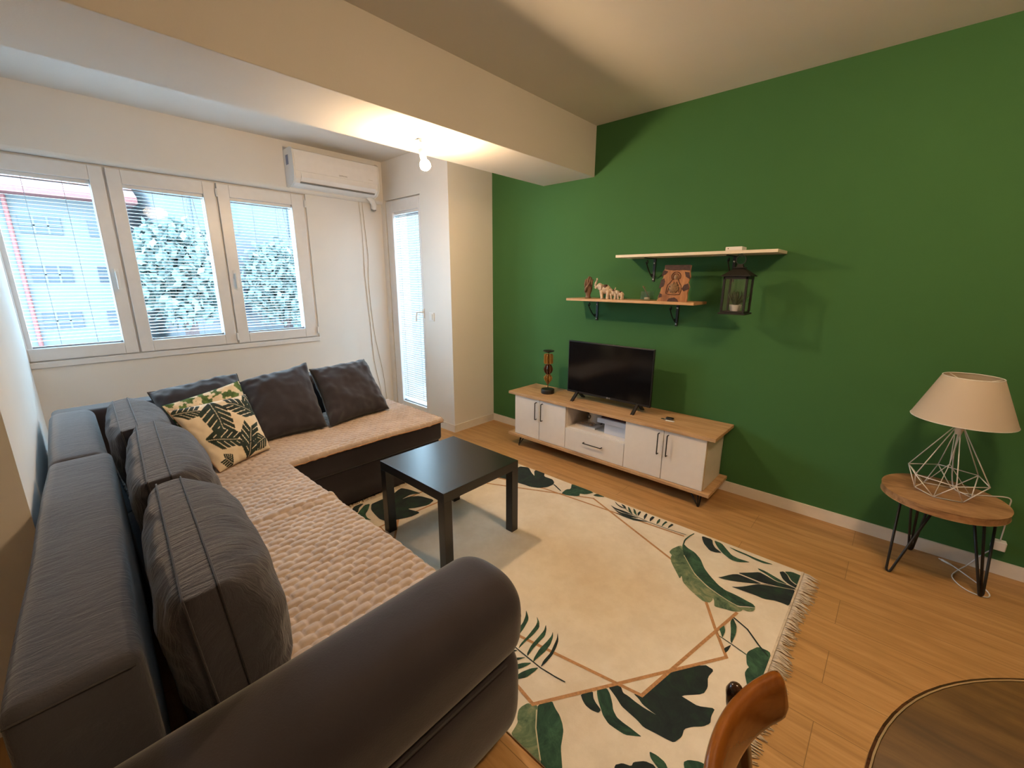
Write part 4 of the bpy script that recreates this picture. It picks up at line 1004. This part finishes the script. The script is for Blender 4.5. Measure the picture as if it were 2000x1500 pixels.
mesh('carved_figure', [xf(ball((0, 0, 0), 1, 16, 10, 0, (.013, .003, .017)), PM @ Matrix.Translation((.004, -.0005, .160))), xf(ball((0, 0, 0), 1, 16, 10, 0, (.034, .003, .036)), PM @ Matrix.Translation((-.002, -.0005, .088)))], simple('brassy_relief', (0.17, 0.095, 0.035, 1), .4, var=.35, nscale=90), pl, smooth=True)

# driftwood hand
M['drift'] = wood('grey_brown_carved_wood', (0.10, 0.055, 0.032, 1), (0.17, 0.10, 0.06, 1), (0.26, 0.165, 0.10, 1), scale=(10, 10, 2), rough=.6)
hd = empty('hand_sculpture', (-1.86, 2.93, S2), 'brown wooden sculpture of a closed hand at the left end of the oak shelf', 'sculpture')
HM = Matrix.Translation((-1.862, 2.93, S2+.0005)) @ Matrix.Rotation(.5, 4, 'Z')
palm = [lathe([(.020, 0), (.023, .004), (.022, .012), (.017, .018), (.019, .03), (.028, .055), (.032, .08), (.030, .098), (.018, .108), (0, .110)], (0, 0, 0), 20, 0, 1.0, .62)]
mesh('palm', [xf(p, HM) for p in palm], M['drift'], hd, smooth=True)
for i, (fx_, h_) in enumerate(((-.024, .150), (-.008, .166), (.009, .160), (.024, .143))):
    mesh('finger', [xf(tube([(fx_*.9, -.004, .085), (fx_, -.012, .112), (fx_*.95+.003, -.010, (.112+h_)/2+.006), (fx_*.8+.010, .002, h_-.004), (fx_*.7+.013, .008, h_)], [.0095, .0098, .0088, .0075, .004], 10), HM)], M['drift'], hd, smooth=True)
mesh('thumb', [xf(tube([(-.020, -.008, .050), (-.018, -.022, .075), (-.004, -.025, .098), (.010, -.022, .118), (.014, -.018, .126)], [.010, .0105, .0092, .008, .004], 10), HM)], M['drift'], hd, smooth=True)

# elephant ornament
M['elephant'] = simple('cream_mottled_resin', (0.50, 0.40, 0.30, 1), 0.5, var=.3, nscale=55)
M['elephant_dark'] = simple('brown_saddle_paint', (0.07, 0.03, 0.018, 1), 0.5)
el = empty('elephant_ornament', (-1.64, 2.92, S2), 'cream and brown ornament of three walking elephants with raised trunks', 'ornament')
def elephant(x, y, s, rot):
    E_ = Matrix.Translation((x, y, S2+.0005)) @ Matrix.Rotation(rot, 4, 'Z') @ Matrix.Scale(s, 4)
    P = [ball((0, 0, .068), .036, 18, 12, 0, (1.25, .78, .92)), ball((-.046, 0, .090), .023, 16, 10, 0, (1.0, .85, 1.1))]
    P.append(tube([(-.060, 0, .088), (-.074, 0, .086), (-.082, 0, .096), (-.080, 0, .114), (-.072, 0, .130), (-.068, 0, .142), (-.072, 0, .150)], [.013, .0105, .009, .008, .0068, .006, .0055], 10))
    for lx, ly, dx in ((-.026, .016, -.006), (-.026, -.016, .008), (.028, .016, .006), (.028, -.016, -.006)):
        P.append(tube([(lx, ly, .062), (lx+dx*.5, ly, .030), (lx+dx, ly, .006), (lx+dx, ly, 0)], [.015, .0115, .0105, .012], 10))
    P.append(tube([(.042, 0, .078), (.050, 0, .062), (.050, 0, .046)], [.004, .003, .002], 6))
    for sy in (-1, 1): P.append(tube([(-.060, sy*.012, .080), (-.074, sy*.014, .076), (-.086, sy*.013, .084)], [.0035, .003, .0012], 6))
    body = mesh('elephant', [xf(p, E_) for p in P], M['elephant'], el, smooth=True)
    ears = []
    for sy in (-1, 1): ears.append(xf(ball((-.034, sy*.024, .084), .020, 14, 8, 0, (.75, .22, 1.15), Matrix.Rotation(sy*.35, 3, 'Z')), E_))
    mesh('ear', ears[:1], M['elephant'], body, smooth=True); mesh('ear', ears[1:], M['elephant'], body, smooth=True)
    mesh('saddle', [xf(ball((.002, 0, .082), .028, 16, 8, 0, (.85, .92, .85)), E_)], M['elephant_dark'], body, smooth=True)
elephant(-1.700, 2.915, 1.02, .15); elephant(-1.635, 2.925, .70, .1); elephant(-1.580, 2.925, .58, .1)

# glass cube with a sprig
gc = empty('glass_candle_cup', (-1.365, 2.92, S2), 'small square clear glass cup holding a brown sprig and a pale candle', 'glass cup')
g = .034; zc = S2+.0005
M['cup_glass'] = glass('cup_glass', (.90, .92, .88, 1))
wl = [box(-1.365-g, -1.365+g, 2.92-g, 2.92-g+.003, zc+.006, zc+.062), box(-1.365-g, -1.365+g, 2.92+g-.003, 2.92+g, zc+.006, zc+.062),
      box(-1.365-g, -1.365-g+.003, 2.92-g+.003, 2.92+g-.003, zc+.006, zc+.062), box(-1.365+g-.003, -1.365+g, 2.92-g+.003, 2.92+g-.003, zc+.006, zc+.062), box(-1.365-g, -1.365+g, 2.92-g, 2.92+g, zc, zc+.006)]
mesh('cup', wl, M['cup_glass'], gc)
mesh('candle', [lathe([(.020, 0), (.020, .016), (0, .017)], (-1.365, 2.92, zc+.0065), 18)], M['fringe'], gc, smooth=True, auto=40)
mesh('sprig', [tube([(-1.355, 2.92, zc+.022), (-1.372, 2.915, zc+.06), (-1.390, 2.91, zc+.088), (-1.400, 2.91, zc+.10)], [.003, .003, .0035, .002], 7), ball((-1.392, 2.91, zc+.094), .006, 10, 6), tube([(-1.385, 2.91, zc+.08), (-1.378, 2.912, zc+.092)], .0018, 6)], M['drift'], gc, smooth=True)

# ---------------------------------------------------------------- lantern
lx, ly = -.768, 2.872; LZ = 1.262; hw = .062
ln = empty('lantern', (lx, ly, LZ), 'black metal lantern with glass sides hanging under the white shelf', 'lantern')
mesh('lantern_base', [box(lx-hw-.014, lx+hw+.014, ly-hw-.014, ly+hw+.014, LZ, LZ+.010), box(lx-hw-.004, lx+hw+.004, ly-hw-.004, ly+hw+.004, LZ+.010, LZ+.018)], M['black'], ln, bevel=.002)
for sx in (-1, 1):
    for sy in (-1, 1):
        mesh('corner_post', [box(lx+sx*hw-.006, lx+sx*hw+.006, ly+sy*hw-.006, ly+sy*hw+.006, LZ+.018, LZ+.222)], M['black'], ln, bevel=.001)
mesh('top_band', [box(lx-hw-.006, lx+hw+.006, ly-hw-.006, ly-hw+.006, LZ+.208, LZ+.224), box(lx-hw-.006, lx+hw+.006, ly+hw-.006, ly+hw+.006, LZ+.208, LZ+.224), box(lx-hw-.006, lx-hw+.006, ly-hw+.006, ly+hw-.006, LZ+.208, LZ+.224), box(lx+hw-.006, lx+hw+.006, ly-hw+.006, ly+hw-.006, LZ+.208, LZ+.224)], M['black'], ln)
for a, b in (((lx-hw, ly-hw), (lx+hw, ly-hw)), ((lx-hw, ly+hw), (lx+hw, ly+hw)), ((lx-hw, ly-hw), (lx-hw, ly+hw)), ((lx+hw, ly-hw), (lx+hw, ly+hw))):
    mesh('glass_pane', [box(min(a[0], b[0])-.001, max(a[0], b[0])+.001, min(a[1], b[1])-.001, max(a[1], b[1])+.001, LZ+.018, LZ+.210)], M['lantern_glass'], ln)
def frustum(h0, h1, z0, z1):
    v = [(lx-h0, ly-h0, z0), (lx+h0, ly-h0, z0), (lx+h0, ly+h0, z0), (lx-h0, ly+h0, z0), (lx-h1, ly-h1, z1), (lx+h1, ly-h1, z1), (lx+h1, ly+h1, z1), (lx-h1, ly+h1, z1)]
    return v, [(0, 3, 2, 1), (4, 5, 6, 7), (0, 1, 5, 4), (1, 2, 6, 5), (2, 3, 7, 6), (3, 0, 4, 7)], [0]*6
mesh('roof', [frustum(hw+.018, hw+.018, LZ+.224, LZ+.229), frustum(hw+.016, .024, LZ+.229, LZ+.272), frustum(.030, .030, LZ+.272, LZ+.277), frustum(.018, .014, LZ+.277, LZ+.294)], M['black'], ln, bevel=.001)
mesh('hanging_ring', [tube([(lx+.027*cos(t), ly, LZ+.320+.027*sin(t)) for t in [i*pi/14 for i in range(28)]], .0022, 7, closed=True)], M['black'], ln, smooth=True)
mesh('hook', [tube([(lx, ly, LZ+.350), (lx-.006, ly, LZ+.342), (lx-.002, ly, LZ+.336), (lx+.006, ly, LZ+.342), (lx+.002, ly, LZ+.356), (lx-.03, ly+.03, SZ1-.006+.0)], .002, 6)], M['black'], ln, smooth=True)
sp_ = empty('succulent_plant', (lx, ly, LZ+.018), 'spiky green succulent in a small white pot inside the lantern', 'plant')
mesh('pot', [lathe([(.026, 0), (.034, .034), (.034, .038), (.030, .037), (.028, .030), (0, .030)], (lx, ly, LZ+.0185), 24)], M['white_plastic'], sp_, smooth=True, auto=40)
M['succ'] = simple('succulent_green', (0.045, 0.085, 0.035, 1), 0.5, var=.3)
rnd = random.Random(11)
for i in range(16):
    a = i*2.4; tl = .25+.75*(i/16); L = .112-.040*(i/16)
    d = Vector((cos(a)*(1.1-tl), sin(a)*(1.1-tl), .5+tl)).normalized(); o0 = Vector((lx, ly, LZ+.050))
    e = Vector((d.x*.55, d.y*.55, d.z)); 
    mesh('succulent_leaf', [tube([o0, o0+d*L*.4*Vector((1, 1, 1)).length/1.732, o0+d*L*.75+Vector((0, 0, .004)), o0+Vector((d.x*L*.62, d.y*L*.62, d.z*L*1.05))], [.006, .0075, .0045, .0006], 7)], M['succ'], sp_, smooth=True)

# ================================================================ SIDE TABLE AND LAMP
SXc, SYc, SR, SZT = .287, 2.830, .228, .447
st = empty('side_table', (SXc, SYc, 0), 'round oak side table on black hairpin legs by the green wall', 'side table')
def egg(t): return (SXc+SR*cos(t)*1.0, SYc+SR*sin(t)*(1.0))
mesh('tabletop', [prism([egg(2*pi*i/64) for i in range(64)], 'z', SZT-.034, SZT)], [M['walnut_round']], st, bevel=.002)
def sleg(f, tps):
    hairpin([(a, b, SZT-.034) for a, b in tps], (f[0], f[1], 0), 0, .0058, st, M['black'])
sleg((.158, 2.722), [(.145, 2.79), (.275, 2.77)])
sleg((.242, 3.045), [(.181, 2.853), (.262, 2.89), (.215, 2.86)])
sleg((.490, 2.785), [(.395, 2.80), (.480, 2.87), (.434, 2.817)])
lm = empty('table_lamp', (.285, 2.845, SZT), 'white table lamp with wire diamond base and tapered shade', 'lamp')
k = NT('cream_lampshade_cloth'); k.base((0.72, 0.66, 0.59, 1)); k.b.inputs['Roughness'].default_value = .9
tl_ = k.new('ShaderNodeBsdfTranslucent'); tl_.inputs['Color'].default_value = (0.62, 0.46, 0.30, 1)
mx_ = k.new('ShaderNodeMixShader'); mx_.inputs[0].default_value = .35
k.link(k.b.outputs[0], mx_.inputs[1]); k.link(tl_.outputs[0], mx_.inputs[2]); k.link(mx_.outputs[0], k.out.inputs['Surface']); M['shade'] = k.m
LX, LY = .285, 2.845
ztop, zbot = 1.034, .828
_sh = lathe([(.1015, ztop), (.181, zbot)], (LX, LY, 0), 64)
sh = mesh('lamp_shade', [(_sh[0], [q for q in _sh[1] if len(q) == 4], [0]*64)], M['shade'], lm, smooth=True, auto=50)
rimm = [tube([(LX+.1010*cos(t), LY+.1010*sin(t), ztop) for t in [i*pi/24 for i in range(48)]], .002, 6, closed=True), tube([(LX+.1805*cos(t), LY+.1805*sin(t), zbot) for t in [i*pi/24 for i in range(48)]], .002, 6, closed=True)]
mesh('shade_ring', rimm, M['white_plastic'], sh, smooth=True)
spk = [tube([(LX+.098*cos(a), LY+.098*sin(a), ztop-.004), (LX+.016*cos(a), LY+.016*sin(a), ztop-.035)], .0018, 6) for a in (.3, .3+2.094, .3+4.188)]
mesh('shade_spider', spk+[tube([(LX+.016*cos(t), LY+.016*sin(t), ztop-.035) for t in [i*pi/10 for i in range(20)]], .002, 6, closed=True)], M['white_plastic'], sh, smooth=True)
mesh('lamp_socket', [lathe([(.012, .755), (.014, .77), (.018, .80), (.018, .86), (.015, .875)], (LX, LY, 0), 20)], M['white_plastic'], lm, smooth=True, auto=40)
mesh('lamp_bulb', [ball((LX, LY, .91), .030)], M['white_plastic'], lm, smooth=True)
rods = []; nS = 6; th0 = radians(10)
ring = lambda r, z, off: [(LX+r*cos(th0+off+2*pi*i/nS), LY+r*sin(th0+off+2*pi*i/nS), z) for i in range(nS)]
low = ring(.102, SZT+.004, 0); mid = ring(.148, .543, pi/6); topr = ring(.013, .795, pi/6)
for i in range(nS):
    rods += [tube([low[i], low[(i+1) % nS]], .0023, 6), tube([mid[i], mid[(i+1) % nS]], .0023, 6), tube([low[i], mid[i]], .0023, 6), tube([low[i], mid[i-1]], .0023, 6), tube([mid[i], topr[i]], .0023, 6)]
rods += [tube([topr[i], topr[(i+1) % nS]], .0023, 6) for i in range(nS)]
rods += [tube([low[i], (LX, LY, .60), topr[i]], .0018, 6) for i in (0, 2, 4)]
mesh('wire_base', rods, M['white_plastic'], lm, smooth=True)
pc_ = cable('', [(LX, LY, .77), (LX+.01, LY+.03, .62), (LX+.04, LY+.06, SZT+.02), (LX+.10, LY+.06, SZT+.004), (LX+.165, LY+.10, SZT+.004), (LX+.236, LY+.135, SZT+.003), (.530, 2.99, .40), (.545, 3.05, .28), (.548, 3.065, .19)], 0, '')
mesh('power_cord', [tube(pc_, .0028, 7)], M['cord'], lm, smooth=True)
pg = empty('power_adapter', (.548, 3.07, .13), 'small white plug adapter on the green wall behind the side table', 'plug')
mesh('plug_body', [box(.522, .572, 3.050, 3.089, .140, .188)], M['white_plastic'], pg, bevel=.004)
mesh('plug_cord', [tube(cable('', [(.53, 3.05, .140), (.50, 3.04, .10), (.46, 3.02, .03), (.42, 2.96, .006), (.40, 2.88, .005), (.44, 2.80, .005), (.51, 2.79, .005), (.52, 2.85, .005), (.46, 2.93, .010), (.40, 3.00, .012), (.355, 3.03, .012)], 0, ''), .0028, 7), tube([(.40, 3.00, .012), (.365, 3.025, .012)], .0055, 8)], M['cord'], pg, smooth=True)

# ================================================================ DINING TABLE AND CHAIR
DCX, DCY, DR, DZ = .606, .680, .540, .75
dt = empty('dining_table', (DCX, DCY, 0), 'round dining table with dark brown veneer top and pale rim, bottom right corner', 'dining table')
circ = lambda r, z0, z1, n=96: lathe([(r, z0), (r, z1)], (DCX, DCY, 0), n)
mesh('tabletop', [circ(DR-.008, DZ-.024, DZ)], M['dining'], dt, bevel=.001)
mesh('pale_edging', [lathe([(DR-.0078, DZ-.02), (DR-.0078, DZ+.0006), (DR-.0052, DZ+.0008), (DR-.0052, DZ-.02)], (DCX, DCY, 0), 96)], M['dining_edge'], dt, smooth=True, auto=30)
mesh('dark_edging', [lathe([(DR-.0051, DZ-.024), (DR-.0051, DZ+.0006), (DR-.001, DZ-.0002), (DR, DZ-.010), (DR, DZ-.024)], (DCX, DCY, 0), 96)], M['dark_wood'], dt, smooth=True, auto=30)
mesh('apron', [lathe([(.40, DZ-.09), (.42, DZ-.09), (.42, DZ-.024), (.40, DZ-.024)], (DCX, DCY, 0), 64)], M['dark_wood'], dt, smooth=True, auto=40)
for a in (.785, 2.356, 3.927, 5.498):
    mesh('leg', [tube([(DCX+.38*cos(a), DCY+.38*sin(a), DZ-.026), (DCX+.40*cos(a), DCY+.40*sin(a), 0)], [.026, .018], 14)], M['dark_wood'], dt, smooth=True, auto=40)
# chair: curved rail, back towards the sofa
ch_ = empty('dining_chair', (.06, .588, 0), 'varnished bentwood dining chair with curved orange-brown back rail', 'chair')
def rail():
    n = 40; v = []; f = []; prof = []
    Rr, HA, yc, xe = .33, .54, .588, -.047
    for i in range(18):
        t = 2*pi*i/18; c_, s_ = cos(t), sin(t); prof.append((math.copysign(abs(c_)**.8, c_)*.0135, math.copysign(abs(s_)**.55, s_)*.041))
    m = len(prof)
    for i in range(n+1):
        q = -1+2*i/n; a = q*HA
        hx = xe+Rr*cos(HA)-Rr*cos(a); hy = yc+Rr*sin(a)
        endt = 1-max(0, (abs(q)-.92)/.08)**2*.35
        nx, ny = -cos(a), sin(a)
        for (pr, pz) in prof:
            ln_ = -pz*.20
            v.append((hx+nx*(pr*endt-ln_), hy+ny*(pr*endt-ln_), .762+pz*endt))
    for i in range(n):
        for j in range(m): f.append((i*m+j, i*m+(j+1) % m, (i+1)*m+(j+1) % m, (i+1)*m+j))
    f.append(tuple(range(m-1, -1, -1))); f.append(tuple(range(n*m, (n+1)*m)))
    return v, f, [0]*len(f)
mesh('back_rail', [rail()], M['bentwood'], ch_, smooth=True, auto=60)
for sy in (1, -1):
    Y = lambda t: .588+sy*t
    mesh('rear_post', [tube([(-.045, Y(.262), 0), (-.060, Y(.235), .25), (-.078, Y(.200), .45), (-.092, Y(.150), .62), (-.104, Y(.100), .755), (-.106, Y(.092), .785), (-.106, Y(.090), .797), (-.106, Y(.090), .802)], [.013, .016, .018, .0165, .0150, .0145, .010, .003], 16)], M['dark_wood'], ch_, smooth=True)
mesh('chair_seat', [rbox(-.075, .33, .385, .79, .435, .470, .016, lambda x, y, z: (x, .588+(y-.588)*(1+.2*(x-.1)), z), 8, 4)], M['bentwood'], ch_, smooth=True)
for sy in (1, -1):
    mesh('front_leg', [tube([(.30, .588+sy*.165, .437), (.315, .588+sy*.185, 0)], [.018, .013], 12)], M['dark_wood'], ch_, smooth=True)

# ================================================================ OUTSIDE
GRZ = -3.2
o = mesh('street_ground', [box(-45, XW-.5, -30, 40, GRZ-.2, GRZ)], simple('pale_paving', (.46, .46, .46, 1), .9)); tag(o, kind='structure')
M['render'] = simple('cream_render', (.10, .10, .10, 1), .9, var=.04)
M['roof'] = simple('red_tile', (.16, .05, .045, 1), .8, var=.2)
M['shutter'] = simple('dark_window', (.025, .03, .04, 1), .3)
M['dull'] = simple('grey_render', (.065, .065, .07, 1), .9)
bd = empty('apartment_house', (-18, 0, GRZ), 'pale house across the street with a red roof edge, seen through the left blind', 'house')
mesh('house_wall', [box(-24, -18, -9, 2.2, GRZ, 3.62)], M['render'], bd)
mesh('roof', [prism([(-24.4, 3.62), (-17.4, 3.62), (-17.4, 3.78), (-21, 5.6), (-24.4, 5.6)], 'y', -9.4, 2.5)], M['roof'], bd)
mesh('drainpipe', [tube([(-17.9, -.16, GRZ), (-17.9, -.16, 3.6)], .05, 10)], M['roof'], bd)
for wz in (-1.6, .05, 1.34, 2.65):
    for wy in (-1.6, 0.0, 1.35):
        wn = mesh('house_window', [box(-18.06, -17.96, wy, wy+.80, wz, wz+.45)], M['shutter'], bd)
        mesh('window_bars', [box(-17.96, -17.93, wy+.25, wy+.29, wz, wz+.45), box(-17.96, -17.93, wy+.52, wy+.56, wz, wz+.45), box(-17.96, -17.93, wy, wy+.80, wz+.2, wz+.23)], M['render'], wn)
o = mesh('street_canopy', [lathe([(.66, 0), (.65, .10), (.58, .25), (.42, .37), (.21, .44), (0, .46)], (-10.3, 3.70, -.10), 32), tube([(-10.3, 3.70, GRZ), (-10.3, 3.70, -.05)], .05, 8)], M['render'], smooth=True, auto=50)
tag(o, 'pale rounded canopy outside, low behind the right-hand blind', 'canopy')
def tree(x, y, z, r, lab, seed):
    t = empty('street_tree', (x, y, GRZ), lab, 'tree', 'trees across the street')
    rnd = random.Random(seed); parts = []
    mesh('trunk', [tube([(x, y, GRZ), (x+.05, y, z-r*.5)], [.22, .12], 10)], M['bark'], t, smooth=True)
    v = []; f = []
    for i in range(3800):
        d = Vector((rnd.gauss(0, 1), rnd.gauss(0, 1), rnd.gauss(0, 1))).normalized()*r*rnd.uniform(.5, 1)*(.8+.35*noise.noise(Vector((i*.7, seed, 1))))
        p = Vector((x, y, z))+Vector((d.x, d.y, d.z*1.15)); a = Vector((rnd.gauss(0, 1), rnd.gauss(0, 1), rnd.gauss(0, 1))).normalized()*.11; b = a.cross(Vector((rnd.gauss(0, 1), rnd.gauss(0, 1), rnd.gauss(0, 1)))).normalized()*.07
        k0 = len(v); v += [tuple(p-a), tuple(p+b), tuple(p+a), tuple(p-b)]; f.append((k0, k0+1, k0+2, k0+3))
    mesh('foliage', [(v, f, [0]*len(f))], simple('pale_foliage', (.075, .10, .09, 1), .7, var=.3), t)
tree(-12.5, 2.35, 1.6, 1.25, 'leafy tree outside, seen through the middle blind', 4)
tree(-14.5, 5.25, 1.3, 1.35, 'leafy tree outside, seen low through the right-hand blind', 8)
b2 = empty('neighbour_house', (-17, 9, GRZ), 'pale house outside, seen through the right-hand blind and the balcony door', 'house')
mesh('house_wall', [box(-22, -15.5, 2.8, 18, GRZ, 5.2)], M['dull'], b2)
for wy in (3.4, 6.0, 8.5, 11.5, 14.5):
    for wz in (.2, 2.8): mesh('house_window', [box(-15.54, -15.46, wy, wy+1.1, wz, wz+1.3)], M['shutter'], b2)
# balcony outside the door
bl = tag(mesh('balcony_slab', [box(XW-.28, -3.0, YD+.25, 4.2, -.15, -.01)], M['render']), kind='structure')
tag(mesh('balcony_parapet', [box(XW-.28, -3.0, 4.1, 4.2, -.01, .95)], M['dull']), kind='structure')
